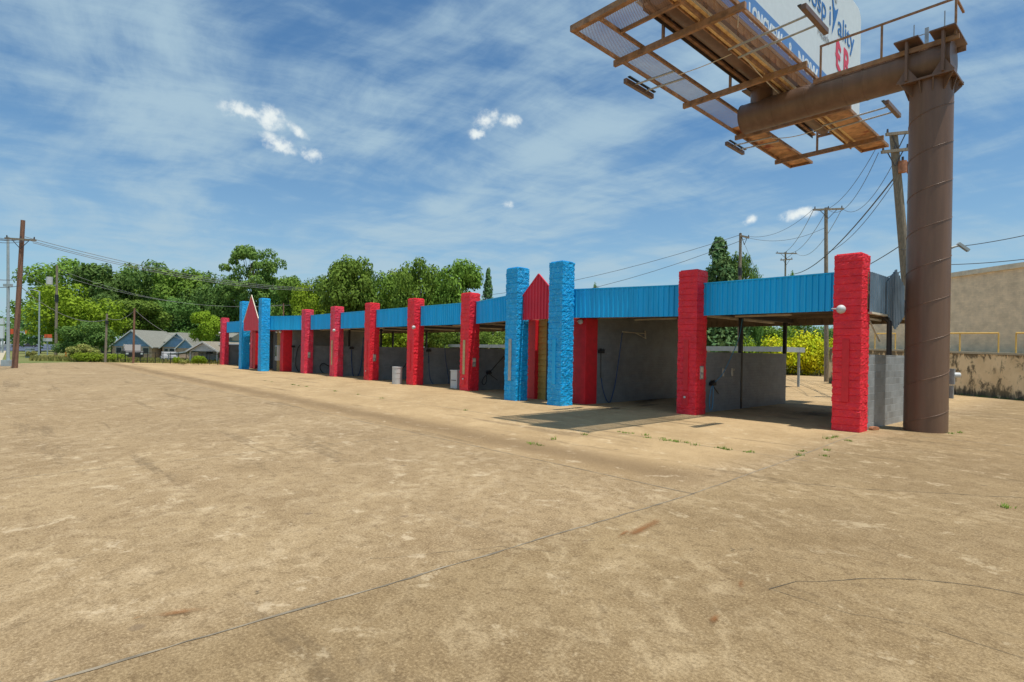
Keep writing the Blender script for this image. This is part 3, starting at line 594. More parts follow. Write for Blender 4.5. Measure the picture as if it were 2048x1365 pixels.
# boom arms for the hoses
def boom(aw, b0, b1, z):
    f = MB().tube([(X(aw)+0.03,b1,z+0.12),(X(aw)+0.06,b1,z-0.22)],0.03,8).build('boom_bracket', M['cream'], wash)
    MB().tube([(X(aw)+0.05,b1,z),(X(aw)+0.35,b0,z)],0.022,8).tube([(X(aw)+0.05,b1,z-0.2),(X(aw)+0.16,b1-(b1-b0)*0.45,z)],0.018,8).build('boom_arm', M['cream'], f)
boom(9.10, 1.45, 3.4, 2.80)

# hoses, brushes: hang from the building, so each is its own thing
def catmull(P, n=8):
    P = [Vector(p) for p in P]; out = []
    for i in range(len(P)-1):
        p0 = P[max(i-1,0)]; p1 = P[i]; p2 = P[i+1]; p3 = P[min(i+2,len(P)-1)]
        for j in range(n):
            t = j/n; out.append(0.5*((2*p1)+(p2-p0)*t+(2*p0-5*p1+4*p2-p3)*t*t+(3*p1-p0-3*p2+p3)*t**3))
    return out + [P[-1]]
def hose(a, pts, m, label, r=0.02):           # pts: (b, z, out)
    t = empty('wash_hose', AB(a, pts[0][0], 0), RZ); tag(t, label, 'hose', 'wash hoses hanging in the bays')
    b0 = pts[0][0]; MB().tube(catmull([(q[2], q[0]-b0, q[1]) for q in pts]), r, 7).build('tubing', M[m], t); return t, b0
def brush(a, b, z, label, ang=0.0, ln=0.95):
    t = empty('wash_brush', AB(a, b, z), RZ); tag(t, label, 'brush', 'foam brushes on the bay walls')
    d = Vector((0, math.sin(ang), -math.cos(ang)))
    mb = MB(); rr = random.Random(int(b*100+a*7)); mb.box(-0.02,0.13,-0.13,0.13,-0.05,0.05)
    for _ in range(160):
        p = Vector((rr.uniform(0,0.12), rr.uniform(-0.13,0.13), rr.uniform(-0.03,0.05))); q = p + Vector((rr.uniform(-0.02,0.05), rr.uniform(-0.07,0.07), rr.uniform(-0.02,0.12))); mb.bar(p, q, 0.006)
    mb.build('bristles', M['black'], t)
    MB().tube([(0.05,0,-0.03), Vector((0.05,0,0))+d*ln], 0.018, 8).build('handle', M['dark'], t); return t
hose(9.10, [(1.45,2.76,0.33),(1.40,1.9,0.25),(1.30,0.8,0.15),(1.12,0.15,0.1),(0.98,0.05,0.1),(0.80,0.2,0.1),(0.62,0.6,0.08),(0.54,1.0,0.06)], 'hoseb', 'dark blue hose hanging from the boom arm right of the nearest blue pillar')
brush(9.10, 0.51, 2.0, 'black brush standing on the grey wall right of the nearest blue pillar', 0.02, 1.0)
hose(4.99, [(3.5,3.3,0.05),(3.2,2.6,0.08),(2.6,1.9,0.1),(2.0,1.3,0.1),(1.4,0.97,0.1),(1.22,0.6,0.08),(1.22,0.2,0.08),(1.32,0.1,0.08),(1.42,0.3,0.08),(1.44,0.9,0.08)], 'hosel', 'light blue hose sagging across the wall left of the nearest bay', 0.014)
brush(4.99, 1.42, 0.98, 'brush with its handle tilted down on the light blue hose', 0.9, 0.55)
for i, b in enumerate((2.22, 2.87)):
    t = empty('wall_hook', AB(4.99, b, 1.36), RZ); tag(t, ['pale wall hook nearer the red pillar, beside the light blue hose','pale wall hook farther back, beside the black roof post'][i], 'hook', 'hooks on the bay wall')
    MB().box(0, 0.03, -0.05, 0.05, -0.14, 0.14).build('plate', M['cream'], t); MB().tube([(0.03,0,0.08),(0.09,0,0.06),(0.09,0,0.12)],0.015,6).build('hook_arm', M['cream'], t)
def onwall(px, py, a):
    u, v = ray(px, py); t = (a + ORG.dot(D1))/(u*D1.x + D1.y); P = Vector((u*t, t, 0)); return ((P-ORG).dot(D2), HC - v*t)
def wall_hose(a, pix, m, label, r=0.02, out=0.08): return hose(a, [onwall(x, y, a) + (out,) for x, y in pix], m, label, r)
def wall_brush(a, px, py, label, ang=0.0, ln=0.9): b, z = onwall(px, py, a); return brush(a, b, z, label, ang, ln)
wall_hose(16.89, [(1007,712),(995,725),(977,745),(966,755),(962,765),(966,770),(971,762),(971,752)], 'hosek', 'black hose looped on the wall behind the tan striped red pillar')
wall_brush(16.89, 976, 746, 'black brush on the wall behind the tan striped red pillar', 1.0, 0.7)
wall_hose(21.74, [(888,690),(889,715),(893,740),(896,765),(890,773),(875,773),(862,765),(857,745),(856,712)], 'hoseb', 'dark blue hose hanging in a wide loop behind the white box')
wall_brush(21.74, 856, 702, 'black brush on the wall of the bay with the white box', 0.0, 0.7)
wall_hose(26.64, [(811,727),(806,735),(797,739),(788,738),(780,733)], 'hosek', 'thin black hose curving behind the white barrel', 0.025)
wall_hose(31.49, [(726,675),(724,700),(720,738),(714,753),(708,755),(704,745),(702,720),(702,700)], 'hoseb', 'dark blue hose hanging in a narrow loop in the sixth bay', 0.03)
wall_brush(31.49, 702, 697, 'black brush at the top of the narrow dark blue hose loop', 0.0, 0.9)
wall_hose(36.44, [(662,735),(654,731),(645,727),(639,734),(643,744),(652,749),(660,749)], 'hosek', 'thin black hose coiled low beside the pink pillars', 0.03)
wall_hose(39.55, [(600,690),(594,700),(590,725),(594,740),(600,745)], 'hosek', 'black hose on the dark wall left of the farthest bay pillar', 0.03)
wall_brush(39.55, 586, 694, 'black brush on the dark wall left of the pink pillar', 0.0, 1.2)

# white barrel and box
P = gp(794, 769); t = empty('trash_barrel', (P[0], P[1], 0.02)); tag(t, 'white barrel standing in front of the middle bay', 'barrel')
MB().tube([(0,0,0),(0,0,0.12),(0,0,0.6),(0,0,0.93)],0.265,20,0.275).build('drum', M['white'], t); MB().tube([(0,0,0.90),(0,0,0.95)],0.29,20).tube([(0,0,0.32),(0,0,0.35)],0.278,20).tube([(0,0,0.62),(0,0,0.65)],0.282,20).build('rim', M['white'], t)
P = gp(914, 778); t = empty('storage_box', (P[0], P[1], 0.02), RZ); tag(t, 'white box beside the tan striped red pillar', 'box')
MB().box(-0.28,0.28,-0.22,0.28,0,0.88).build('body', M['white'], t, bevel=0.02); MB().box(-0.2,0.2,-0.235,-0.22,0.40,0.43).build('handle', M['black'], t); MB().box(-0.30,0.30,-0.24,0.30,0.88,0.93).build('lid', M['white'], t)

bk_ = gp(1748,862); t = empty('loose_brick', (bk_[0], bk_[1], 0.02), 0.4); tag(t, 'broken reddish brick lying at the foot of the nearest red pillar', 'brick')
MB().prism([(-0.14,0),(0.12,0),(0.15,0.05),(0.10,0.09),(-0.10,0.10),(-0.15,0.05)],'y',-0.06,0.06).build('body', M['insul'], t, bevel=0.01)
# canopy shelter behind the bays
sh = empty('vacuum_canopy', AB(9.7, 20.9, 0), RZ); tag(sh, 'low flat roofed grey canopy on slim posts behind the wash bays', 'canopy')
MB().box(-34, 0.25, -3.3, 0.2, 2.42, 2.45).build('roof', M['steel'], sh); MB().box(-34.02, 0.28, -3.34, -3.305, 2.20, 2.50).box(0.255, 0.29, -3.30, 0.2, 2.20, 2.50).build('edge_trim', M['galv'], sh)
for i in range(8):
    for y in (0.0, -3.0): 
        if y == 0.0 or i > 0: MB().box(-4.5*i-0.06, -4.5*i+0.06, y-0.06, y+0.06, 0, 2.42).build('post', M['galv'], sh)

# ================================================================== BILLBOARD
CB = (-0.94, 2.06); bbd = empty('billboard', AB(*CB), RZ)
tag(bbd, 'tall rusty billboard on a thick brown steel column beside the car wash', 'billboard')
def bp(a, b, z): return Vector((-(a-CB[0]), b-CB[1], z))
col = MB().tube([(0,0,0),(0,0,3),(0,0,6),(0,0,9.40)], 0.50, 48, 0.495).build('column', M['brown'], bbd)
# spiral weld seam
sp = []; turns = 9.40/1.02
for i in range(int(turns*40)+1):
    t = i/40; sp.append((0.501*math.cos(t*2*math.pi+2.4), 0.501*math.sin(t*2*math.pi+2.4), min(9.39, t*1.02)))
MB().tube(sp, 0.008, 5).build('weld_seam', M['brown'], col)
# head plate with gussets
hp = MB().box(-0.60,0.60,-0.60,0.60,9.40,9.455).build('head_plate', M['brown'], bbd)
gm = MB()
for i in range(12):
    t = 2*math.pi*(i+0.5)/12; d = Vector((math.cos(t), math.sin(t), 0)); e = min(0.58/max(abs(d.x),abs(d.y)), 0.80)
    r = Vector((-d.y, d.x, 0))*0.012
    pts = [d*0.49+Vector((0,0,9.40)), d*e+Vector((0,0,9.40)), d*e+Vector((0,0,9.36)), d*0.51+Vector((0,0,9.08)), d*0.49+Vector((0,0,9.08))]
    n = len(pts); gm.add([p-r for p in pts]+[p+r for p in pts], [tuple(range(n))[::-1], tuple(range(n,2*n))]+[(j,(j+1)%n,n+(j+1)%n,n+j) for j in range(n)])
gm.build('gussets', M['brown'], bbd)
AZ = 9.97; AR = 0.47
arm = MB().tube([bp(-1.42,2.06,AZ), bp(0.2,2.06,AZ), bp(2.5,2.06,AZ), bp(4.30,2.06,AZ)], AR, 40).build('arm', M['brown'], bbd)
for a in (-1.40, 0.62, 1.12, 2.2, 3.2, 4.28): MB().tube([bp(a,2.06,AZ), bp(a+0.03,2.06,AZ)], AR+0.008, 40).build('weld_ring', M['brown'], arm)
# saddles: vertical plates either side with cap plates
for a in (-0.50, -1.30):
    s_ = MB()
    for sgn in (-1, 1):
        s_.box(-(a-CB[0])-0.03, -(a-CB[0])+0.03, sgn*0.50, sgn*0.66, 9.455, 10.52)
        s_.prism([(-(a-CB[0])-0.25,9.455),(-(a-CB[0])+0.25,9.455),(-(a-CB[0])+0.03,9.80),(-(a-CB[0])-0.03,9.80)],'y',sgn*0.53,sgn*0.57)
    s_.box(-(a-CB[0])-0.28, -(a-CB[0])+0.28, -0.72, 0.72, 10.52, 10.56)
    s_.build('saddle', M['brown'], bbd)
# meter, conduit and lamp on the column
ang = math.radians(12); mdir = Vector((math.cos(ang), math.sin(ang), 0))
def cp(r, t, z): return Vector((r*math.cos(t), r*math.sin(t), z))
T = math.atan2(*(lambda v: (v.dot(D2), v.dot(-D1)))(Vector((0.86,-0.51,0)) )) 
T = T + math.radians(22)
mt = MB(); c = cp(0.66, T, 0); mt.bar(cp(0.59,T,1.30), cp(0.59,T,1.72), 0.20, 0.14).bar(cp(0.585,T,0.92), cp(0.585,T,1.26), 0.16, 0.12)
mo = mt.build('meter_box', M['steel'], bbd); MB().tube([cp(0.67,T,1.55), cp(0.82,T,1.55)],0.07,12).build('meter_glass', M['white'], mo)
MB().tube([cp(0.54,T,1.7), cp(0.54,T,4.5), cp(0.54,T,4.95), cp(0.70,T,5.05)],0.022,8).build('conduit', M['brown'], bbd)
ld = MB().tube([cp(0.54,T,4.98), cp(0.75,T,5.05)],0.03,8).bar(cp(0.72,T,5.10), cp(0.98,T,4.90), 0.10, 0.07).build('lamp_head', M['galv'], bbd)
MB().tube([cp(0.515,T+0.5,0.05), cp(0.515,T+0.5,1.2)],0.02,6).build('ground_wire', M['dark'], bbd)
# handrail and walkway along the arm (near side rail)
rl = MB(); RB = 1.66
for a in (1.75, 0.15, -1.52): rl.bar(bp(a,RB,10.36), bp(a,RB,11.34), 0.05, 0.05)
rl.bar(bp(1.78,RB,11.34), bp(-1.55,RB,11.34), 0.05, 0.05); rl.bar(bp(-1.52,RB,11.34), bp(-1.52,RB+0.9,11.34),0.05,0.05).build('handrail', M['rustbar'], bbd)
wk = MB().bar(bp(1.95,RB,10.33), bp(-1.6,RB,10.33), 0.05, 0.13).bar(bp(1.95,RB+0.85,10.33), bp(-1.6,RB+0.85,10.33), 0.05, 0.13).build('walkway_beam', M['rustbar'], bbd)
MB().add([bp(1.95,RB,10.40), bp(-1.6,RB,10.40), bp(-1.6,RB+0.85,10.40), bp(1.95,RB+0.85,10.40)], [(0,1,2,3)]).build('walkway_mesh', M['mesh'], bbd)
MB().bar(bp(-0.75,2.35,10.35), bp(-0.75,2.35,11.15),0.09,0.05).bar(bp(-0.45,2.35,10.4), bp(-0.45,2.35,11.35),0.025).bar(bp(-1.15,2.35,10.4), bp(-1.15,2.35,11.45),0.025).bar(bp(-0.4,2.35,11.0), bp(-1.2,2.35,11.0),0.02).build('antenna_mast', M['steel'], bbd)
# stub and torsion tube
TZ = 11.05
MB().tube([bp(3.72,2.06,10.2), bp(3.72,2.06,10.95)], 0.34, 28).build('stub', M['brown'], bbd)
MB().box(-(4.2-CB[0]), -(3.24-CB[0]), -0.42, 0.42, 10.76, 10.80).build('stub_flange', M['brown'], bbd)
MB().tube([bp(3.72,-4.5,TZ), bp(3.72,0,TZ), bp(3.72,7.35,TZ)], 0.33, 28).build('torsion_tube', M['brown'], bbd)
# catwalks
CZ = 10.52; B0 = -5.42; B1 = 9.90
def catwalk(a0, a1):
    fr = MB()
    for a in (a0, a1): fr.bar(bp(a,B0,CZ), bp(a,B1,CZ), 0.07, 0.10)
    for b in (B0+0.04, B1-0.04): fr.bar(bp(a0+0.035,b,CZ), bp(a1-0.035,b,CZ), 0.07, 0.09)
    f = fr.build('catwalk_frame', M['rustbar'], bbd)
    pl_ = MB(); b = 3.9
    MB().add([bp(a0,B0,CZ+0.055), bp(a1,B0,CZ+0.055), bp(a1,3.9,CZ+0.055), bp(a0,3.9,CZ+0.055)], [(0,1,2,3)]).build('catwalk_mesh', M['mesh'], f)
    while b < B1-0.1:
        e = min(b+1.55, B1); pl_.box(-(a1-CB[0]), -(a0-CB[0]), b-CB[1]+0.012, e-CB[1]-0.012, CZ+0.052, CZ+0.068); b = e
    pl_.build('floor_plate', M['rustplate'], f)
catwalk(5.02, 5.92); catwalk(2.13, 3.06)
# end walkway at the near end
MB().bar(bp(5.02,B0+0.04,CZ), bp(3.0,B0+0.04,CZ),0.07,0.09).bar(bp(4.985,B0+0.95,CZ), bp(3.035,B0+0.95,CZ),0.07,0.09).build('catwalk_frame', M['rustbar'], bbd)
MB().add([bp(5.02,B0,CZ+0.055), bp(3.0,B0,CZ+0.055), bp(3.0,B0+0.95,CZ+0.055), bp(5.02,B0+0.95,CZ+0.055)], [(0,1,2,3)]).build('catwalk_mesh', M['mesh'], bbd)
MB().bar(bp(5.95,B0-0.06,CZ+0.02), bp(1.97,B0-0.06,CZ+0.02),0.09,0.16).build('end_beam', M['rustbar'], bbd)
for b in (-3.45, 0.5, 4.45, 8.35):
    o = MB().bar(bp(6.02,b,CZ-0.14), bp(1.90,b,CZ-0.14), 0.10, 0.17).build('outrigger', M['rustbar'], bbd)
    MB().bar(bp(4.30,b,CZ-0.06), bp(4.30,b,TZ+0.3), 0.07, 0.07).bar(bp(3.10,b,CZ-0.06), bp(3.10,b,TZ+0.3), 0.07, 0.07).bar(bp(4.30,b,TZ), bp(3.10,b,TZ), 0.06, 0.10).build('hanger', M['rustbar'], o)
# rusty edge beam under the right face, sunlight put into its colour, skirt behind the mesh
MB().bar(bp(3.10,-5.3,10.62), bp(3.10,9.3,10.62), 0.34, 0.10).build('edge_beam', M['rustlit'], bbd)
MB().bar(bp(3.30,-5.3,10.58), bp(3.30,9.3,10.58), 0.03, 0.12).build('edge_beam', M['rustbar'], bbd)
sk = ribbed(-5.3-CB[1], 8.2-CB[1], 0, 10.74, 10.99, pitch=0.42, dep=0.03); sk.v = [(-(2.86-CB[0]) - v[1], v[0], v[2]) for v in sk.v]; sk.build('skirt', M['rustplate'], bbd)
# faces
def face(a, b0, b1, z0, z1, m, name, th=0.10):
    r = 0.45; poly = [(b0-CB[1], z0), (b1-CB[1], z0)]
    for i in range(7):
        t = math.pi/2*i/6; poly.append((b1-r+r*math.cos(t)-CB[1], z1-r+r*math.sin(t)))
    for i in range(7):
        t = math.pi/2*(1+i/6); poly.append((b0+r+r*math.cos(t)-CB[1], z1-r+r*math.sin(t)))
    return MB().prism(poly, 'x', -(a-CB[0])-th, -(a-CB[0])).build(name, m, bbd)
f1 = face(2.75, -5.6, 8.34, 11.0, 15.55, M['vinyl'], 'right_face')
XF = -(2.75-CB[0])
MB().prism([(-5.6-CB[1],11.0),(6.3-CB[1],11.0),(5.7-CB[1],11.45),(4.7-CB[1],11.76),(2.0-CB[1],11.83),(-5.6-CB[1],11.9)],'x',XF+0.002,XF+0.008).build('banner_band', M['band'], f1)
def tx(body, mname, size, b, z, name='lettering', bold=0.0, sx=1.0): return text_part(body, name, M[mname], f1, size, (XF+0.012, b-CB[1], z), (0,1,0), 0.004, bold, sx)
tx('LONGVIEW', 'vinyl', 0.66, -1.55, 11.17, bold=0.022, sx=0.66); tx('&', 'vinyl', 0.66, 1.22, 11.17, bold=0.022, sx=0.7); tx('NOW', 'vinyl', 0.66, 2.00, 11.17, bold=0.022, sx=0.98)
tx('Hosp', 'letterblue', 1.02, 2.28, 13.60, bold=0.005, sx=0.98); tx('i', 'letterblue', 1.02, 4.72, 13.60, bold=0.005)
tx('ality', 'letterblue', 1.05, 5.62, 13.62, bold=0.005, sx=1.10)
DB, DZ = -0.40, -0.10
MB().prism([(y+DB-CB[1], z+DZ) for y, z in [(5.42,13.45),(5.55,14.0),(5.50,14.35),(5.30,15.0),(5.42,14.98),(5.62,14.5),(5.76,14.42),(6.05,14.62),(5.98,14.42),(5.78,14.05),(5.62,13.75)]],'x',XF+0.01,XF+0.016).build('figure_mark', M['letterblue'], f1)
MB().tube([(XF+0.006,5.80+DB-CB[1],14.85+DZ),(XF+0.016,5.80+DB-CB[1],14.85+DZ)],0.13,20).build('figure_mark', M['lettergrey'], f1)
tx('Health', 'lettergrey', 0.42, 3.65, 12.86, bold=0.0); tx('R', 'letterred', 1.38, 6.28, 12.42, bold=0.035, sx=0.88)
e = [(5.72,12.95),(5.78,13.5),(5.95,13.62),(6.28,13.35),(6.28,13.2),(6.0,13.32),(5.98,13.12),(6.22,13.05),(6.22,12.88),(5.98,12.92),(5.98,12.72),(6.34,12.58),(6.34,12.40),(5.92,12.52),(5.78,12.62),(5.80,12.9),(5.62,13.0)]
MB().prism([(y-0.26-CB[1], z-0.16) for y, z in e],'x',XF+0.01,XF+0.016).build('lettering', M['letterred'], f1)
f2 = face(4.32, -4.6, 7.6, 11.0, 15.55, M['vinyl'], 'left_face', 0.10)
# dark back of the left face: stringers and ribs seen from below
bk = MB()
for j in range(4): bk.bar(bp(4.14,-4.55,10.86+0.30*j), bp(4.14,7.55,10.86+0.30*j), 0.10, 0.06)
bk.build('stringers', M['rustbar'], bbd)
MB().box(-(4.22-CB[0]), -(4.20-CB[0]), -4.55-CB[1], 7.55-CB[1], 10.74, 15.4).build('backing', M['dark'], bbd)
up = MB()
for b in (-3.4,0.5,4.4,7.3):
    up.bar(bp(4.04,b,10.9), bp(4.04,b,15.3),0.08,0.10).bar(bp(3.05,b,10.8), bp(3.05,b,15.3),0.12,0.14).bar(bp(4.0,b,11.55), bp(3.11,b,11.55),0.08,0.12)
up.build('uprights', M['dark'], bbd)
# flood lights on twin arms
def flood(a_in, a_out, b, sgn):
    f = MB().bar(bp(a_out, b-0.78, CZ-0.12), bp(a_out, b+0.78, CZ-0.12), 0.13, 0.15).build('floodlight', M['brown'], bbd, bevel=0.015)
    MB().bar(bp(a_out-sgn*0.12, b-0.74, CZ-0.02), bp(a_out-sgn*0.12, b+0.74, CZ-0.02), 0.09, 0.03).build('lamp_glass', M['glass'], f)
    for d in (-0.30, 0.30): MB().tube([bp(a_in,b+d,CZ-0.17), bp(a_out-sgn*0.05,b+d,CZ-0.10)],0.032,8).build('light_arm', M['steel'], f)
flood(4.90, 6.42, -1.6, 1); flood(4.90, 6.55, 5.55, 1); flood(3.15, 0.92, -1.6, -1); flood(3.15, 0.98, 5.75, -1)
def sag(p, q, s, n=14):
    p = Vector(p); q = Vector(q); return [p.lerp(q, i/n) - Vector((0,0,s*4*(i/n)*(1-i/n))) for i in range(n+1)]
for p_, q_, g_, r_ in [(bp(3.2,-1.6,10.36), bp(4.95,-1.6,10.36),0.03,0.012),(bp(3.2,5.6,10.36), bp(5.0,5.5,10.40),0.12,0.016),(bp(3.1,-1.3,10.5), bp(3.35,3.2,10.45),0.08,0.018),(bp(2.2,-3.2,10.45), bp(2.25,-3.15,10.1),0.0,0.01)]:
    MB().tube(sag(p_, q_, g_), r_, 5).build('cable', M['cream'], bbd)

# the sign head sits about two degrees off square to the arm
def skew(o):
    for v in o.data.vertices: v.co.x -= (0.022 + 0.0036*(-v.co.x + CB[0] - 2.0))*(v.co.y + CB[1] - 9.9)
done = set()
def skew_tree(o):
    if o.data.name not in done: done.add(o.data.name); skew(o)
    for c in o.children: skew_tree(c)
for o in list(bbd.children):
    if o.name.split('.')[0] in ('torsion_tube','catwalk_frame','catwalk_mesh','end_beam','outrigger','edge_beam','skirt','right_face','left_face','stringers','backing','uprights','floodlight','cable'): skew_tree(o)

# ================================================================== RIGHT: RETAINING WALL, WAREHOUSE, RAILS
p0 = Vector((25.6, 21.5, 0)); p1 = Vector((23.1, 41.5, 0)); L = (p1-p0).length; rzw = math.atan2((p1-p0).y, (p1-p0).x) - math.pi/2
rw = empty('retaining_wall', p0, rzw); tag(rw, 'black stained tan retaining wall with a pale ledge at the foot of the warehouse', 'wall')
MB().add([(0,0,0),(0,L,0),(0,L,2.52),(0,0,2.05),(0.35,0,0),(0.35,L,0),(0.35,L,2.52),(0.35,0,2.05)],[(0,3,2,1),(4,5,6,7),(0,1,5,4),(1,2,6,5),(2,3,7,6),(3,0,4,7)]).build('wall', M['retain'], rw)
MB().add([(-0.06,-0.01,2.051),(-0.06,L+0.01,2.521),(3.2,L+0.01,2.521),(3.2,-0.01,2.051),(-0.06,-0.01,2.16),(-0.06,L+0.01,2.63),(3.2,L+0.01,2.63),(3.2,-0.01,2.16)],[(0,3,2,1),(4,5,6,7),(0,1,5,4),(1,2,6,5),(2,3,7,6),(3,0,4,7)]).build('ledge', M['walk'], rw)
wh = empty('warehouse', p0 + Vector((2.2,-6,0)), rzw); tag(wh, 'long windowless tan brick warehouse above the retaining wall', 'building')
MB().box(0,14,0,L+5.5,0,6.72).build('wall', M['tanbrick'], wh); MB().box(-0.12,14,-0.1,L+5.6,6.72,6.98).build('roof_edge', M['galv'] if False else M['cream'], wh)
def rail(y0, y1, label):
    def zt(y): return 2.16 + 0.47*y/L
    t = empty('guard_rail', p0, rzw); tag(t, label, 'railing', 'yellow guard rails on the ledge')
    ys = [y0, (y0+y1)/2, y1] if y1-y0 > 3 else [y0, y1]
    for y in ys: MB().tube([(0.35,y,zt(y)),(0.35,y,zt(y)+0.98)],0.035,8).build('post', M['yellow'], t)
    MB().tube([(0.35,y0,zt(y0)+1.0),(0.35,y1,zt(y1)+1.0)],0.04,8).build('top_rail', M['yellow'], t)
rail(1.5, 6.9, 'yellow guard rail at the right edge, farthest from the brown column'); rail(7.8, 12.2, 'yellow guard rail just right of the brown column')
rail(14.5, 16.2, 'yellow guard rail seen between the rough grey wall and the brown column'); rail(17.0, 18.6, 'yellow guard rail seen behind the downpipe'); rail(19.2, 20.0, 'yellow guard rail seen next to the nearest red pillar')
mb = MB(); rnd = random.Random(9)
for _ in range(500): 
    y = rnd.random()*L; p = p0 + (p1-p0)*(y/L) + Vector((-0.05-rnd.random()*0.25,0,0)); tuft(mb, p.x, p.y, 2, 0.16, 0.04)
tag(mb.build('wall_grass', M['leafdark'], recalc=False), 'dark grass growing along the foot of the retaining wall', 'grass', kind='stuff')

# ================================================================== TREES
def leaves(mb, c, r, n, rnd, size, flat=1.0):
    for _ in range(n):
        z = rnd.uniform(-0.75, 1); t = rnd.uniform(0, 6.283); q = math.sqrt(max(0, 1-z*z)); rad = r*rnd.uniform(0.62, 1.08)
        d = Vector((q*math.cos(t), q*math.sin(t), z)); p = Vector(c) + Vector((d.x, d.y, d.z*flat))*rad
        nrm = (d + Vector((rnd.uniform(-1,1), rnd.uniform(-1,1), rnd.uniform(-0.4,1.2)))*0.75).normalized()
        u = nrm.cross(Vector((rnd.uniform(-1,1), rnd.uniform(-1,1), rnd.uniform(-1,1)))).normalized(); v = nrm.cross(u); s = size*rnd.uniform(0.55, 1.25)
        mb.add([p-u*s, p-v*s*0.55, p+u*s, p+v*s*0.55], [(0,1,2,3)])
def crown_round(seed, h=10.0, w=9.0, z0=2.5, n=17, per=330, size=0.24, lobes=None):
    rnd = random.Random(seed); mb = MB(); C = []
    for i in range(n):
        zt = rnd.random()**0.8; z = z0 + (h-z0)*(0.10+0.78*zt); env = (w/2)*math.sqrt(max(0.05, 1-((z-(z0+(h-z0)*0.42))/((h-z0)*0.62))**2))
        t = i*2.4+rnd.uniform(-.5,.5); rr = env*rnd.uniform(0.35, 0.85); r = rnd.uniform(0.13, 0.21)*w
        C.append(((rr*math.cos(t), rr*math.sin(t), z), r))
    C.append(((rnd.uniform(-.6,.6), 0, h*0.93), w*0.12)); C.append(((0,0,z0+(h-z0)*0.45), w*0.26))
    for c, r in C: leaves(mb, c, r, int(per*(r/(0.17*w))**2), rnd, size, 0.8)
    return mb, C
def crown_pine(seed, h=14.0, w=11.0, z0=7.0):
    rnd = random.Random(seed); mb = MB(); C = []
    for i in range(44):
        z = z0 + (h-z0)*rnd.random()**0.8*0.94; env = (w/2)*math.sqrt(max(0.08, 1-((z-(z0+1.5))/(h-z0))**2)); t = i*2.4; rr = env*rnd.uniform(0.25, 0.9)
        C.append(((rr*math.cos(t), rr*math.sin(t), z), rnd.uniform(0.075,0.12)*w))
    for c, r in C: leaves(mb, c, r, 190, rnd, 0.22, 0.6)
    return mb, C
def crown_conifer(seed, h=9.0, w=4.5, z0=0.8):
    rnd = random.Random(seed); mb = MB(); C = []
    for i in range(26):
        f = i/25; z = z0 + (h-z0)*f; env = (w/2)*(1-f)**0.65; 
        for j in range(max(2, int(7*(1-f)))):
            t = rnd.uniform(0, 6.28); rr = env*rnd.uniform(0.5,0.85); c = (rr*math.cos(t), rr*math.sin(t), z); leaves(mb, c, 0.30+0.16*w*(1-f)+0.10, 80, rnd, 0.19, 1.15)
    return mb, [((0,0,h*0.6), 0.5)]
def crown_bush(seed, h=2.0, w=3.0, n=8, size=0.12, per=300):
    rnd = random.Random(seed); mb = MB(); C = []
    for i in range(n):
        t = rnd.uniform(0,6.28); rr = rnd.random()**0.5*w*0.34; r = rnd.uniform(0.16,0.24)*w; z = rnd.uniform(0.25, 0.72)*h; C.append(((rr*math.cos(t), rr*math.sin(t), z), min(r, h*0.42)))
    for c, r in C: leaves(mb, c, r, per, rnd, size, 0.9)
    return mb, C
def trunk(C, h, r0, seed, z_split, lean=0.0):
    rnd = random.Random(seed); mb = MB(); top = Vector((rnd.uniform(-.3,.3), rnd.uniform(-.3,.3), h*0.8))
    mb.tube(catmull([(0,0,0),(0.1,0.05,h*0.25),(-0.1,0.1,h*0.5),top],4), r0, 8, r0*0.25)
    for c, r in C[::2]:
        c = Vector(c); s = Vector((0,0,min(c.z*0.62, h*0.6))) ; mb.tube(catmull([s, s.lerp(c,0.5)+Vector((0,0,-0.2)), c],3), r0*0.32, 5, r0*0.08)
    return mb
PROT = {}
def proto(kind, name):
    spec = {'oakA': lambda: crown_round(1, 11, 10.5, 2.0, 24), 'oakB': lambda: crown_round(2, 11, 8.6, 1.6, 22), 'oakC': lambda: crown_round(7, 10, 11, 1.2, 26),
            'pine': lambda: crown_pine(4), 'conifer': lambda: crown_conifer(5), 'bush': lambda: crown_bush(6), 'bushB': lambda: crown_bush(8, 2.4, 3.2, 9), 'low': lambda: crown_bush(11, 4.0, 7.0, 16, 0.17, 330)}
    if kind not in PROT:
        mb, C = spec[kind](); me = bpy.data.meshes.new('crown'); me.from_pydata(mb.v, [], mb.f); me.update()
        hh = {'oakA':11,'oakB':11,'oakC':10,'pine':14,'conifer':9,'bush':2,'bushB':2.4,'low':4}[kind]
        tm = trunk(C, hh, {'bush':0.05,'bushB':0.05,'low':0.08,'conifer':0.14}.get(kind, 0.26), 3, 0)
        t2 = bpy.data.meshes.new('trunk'); t2.from_pydata(tm.v, [], tm.f); t2.update(); t2.materials.append(M['bark'])
        ws = {'oakA':10.5,'oakB':8.6,'oakC':11,'pine':11,'conifer':3.6,'bush':3,'bushB':3.2,'low':7}[kind]
        PROT[kind] = (me, t2, hh, ws, {})
    return PROT[kind]
def plant(kind, name, px, Y, ytop, wpx, leaf, label, cat, group=None, rot=None, z=0.0):
    me, t2, hh, ws, cache = proto(kind, name)
    if leaf not in cache:
        m2 = me.copy(); m2.materials.append(M[leaf]); cache[leaf] = m2
    base = gx(px, Y); top = at(px, ytop, Y).z; sc_z = (top - z)/hh; sc_w = wpx/FPX*Y/ws
    t = empty(name, (base.x, base.y, z), (hash(label) % 628)/100 if rot is None else rot)
    t.scale = (sc_w, sc_w, sc_z)
    for nm, m_ in (('crown', cache[leaf]), ('trunk', t2)):
        o = bpy.data.objects.new(nm, m_); S.collection.objects.link(o); o.parent = t
    tag(t, label, cat, group); return t
GT = 'trees behind the lot'
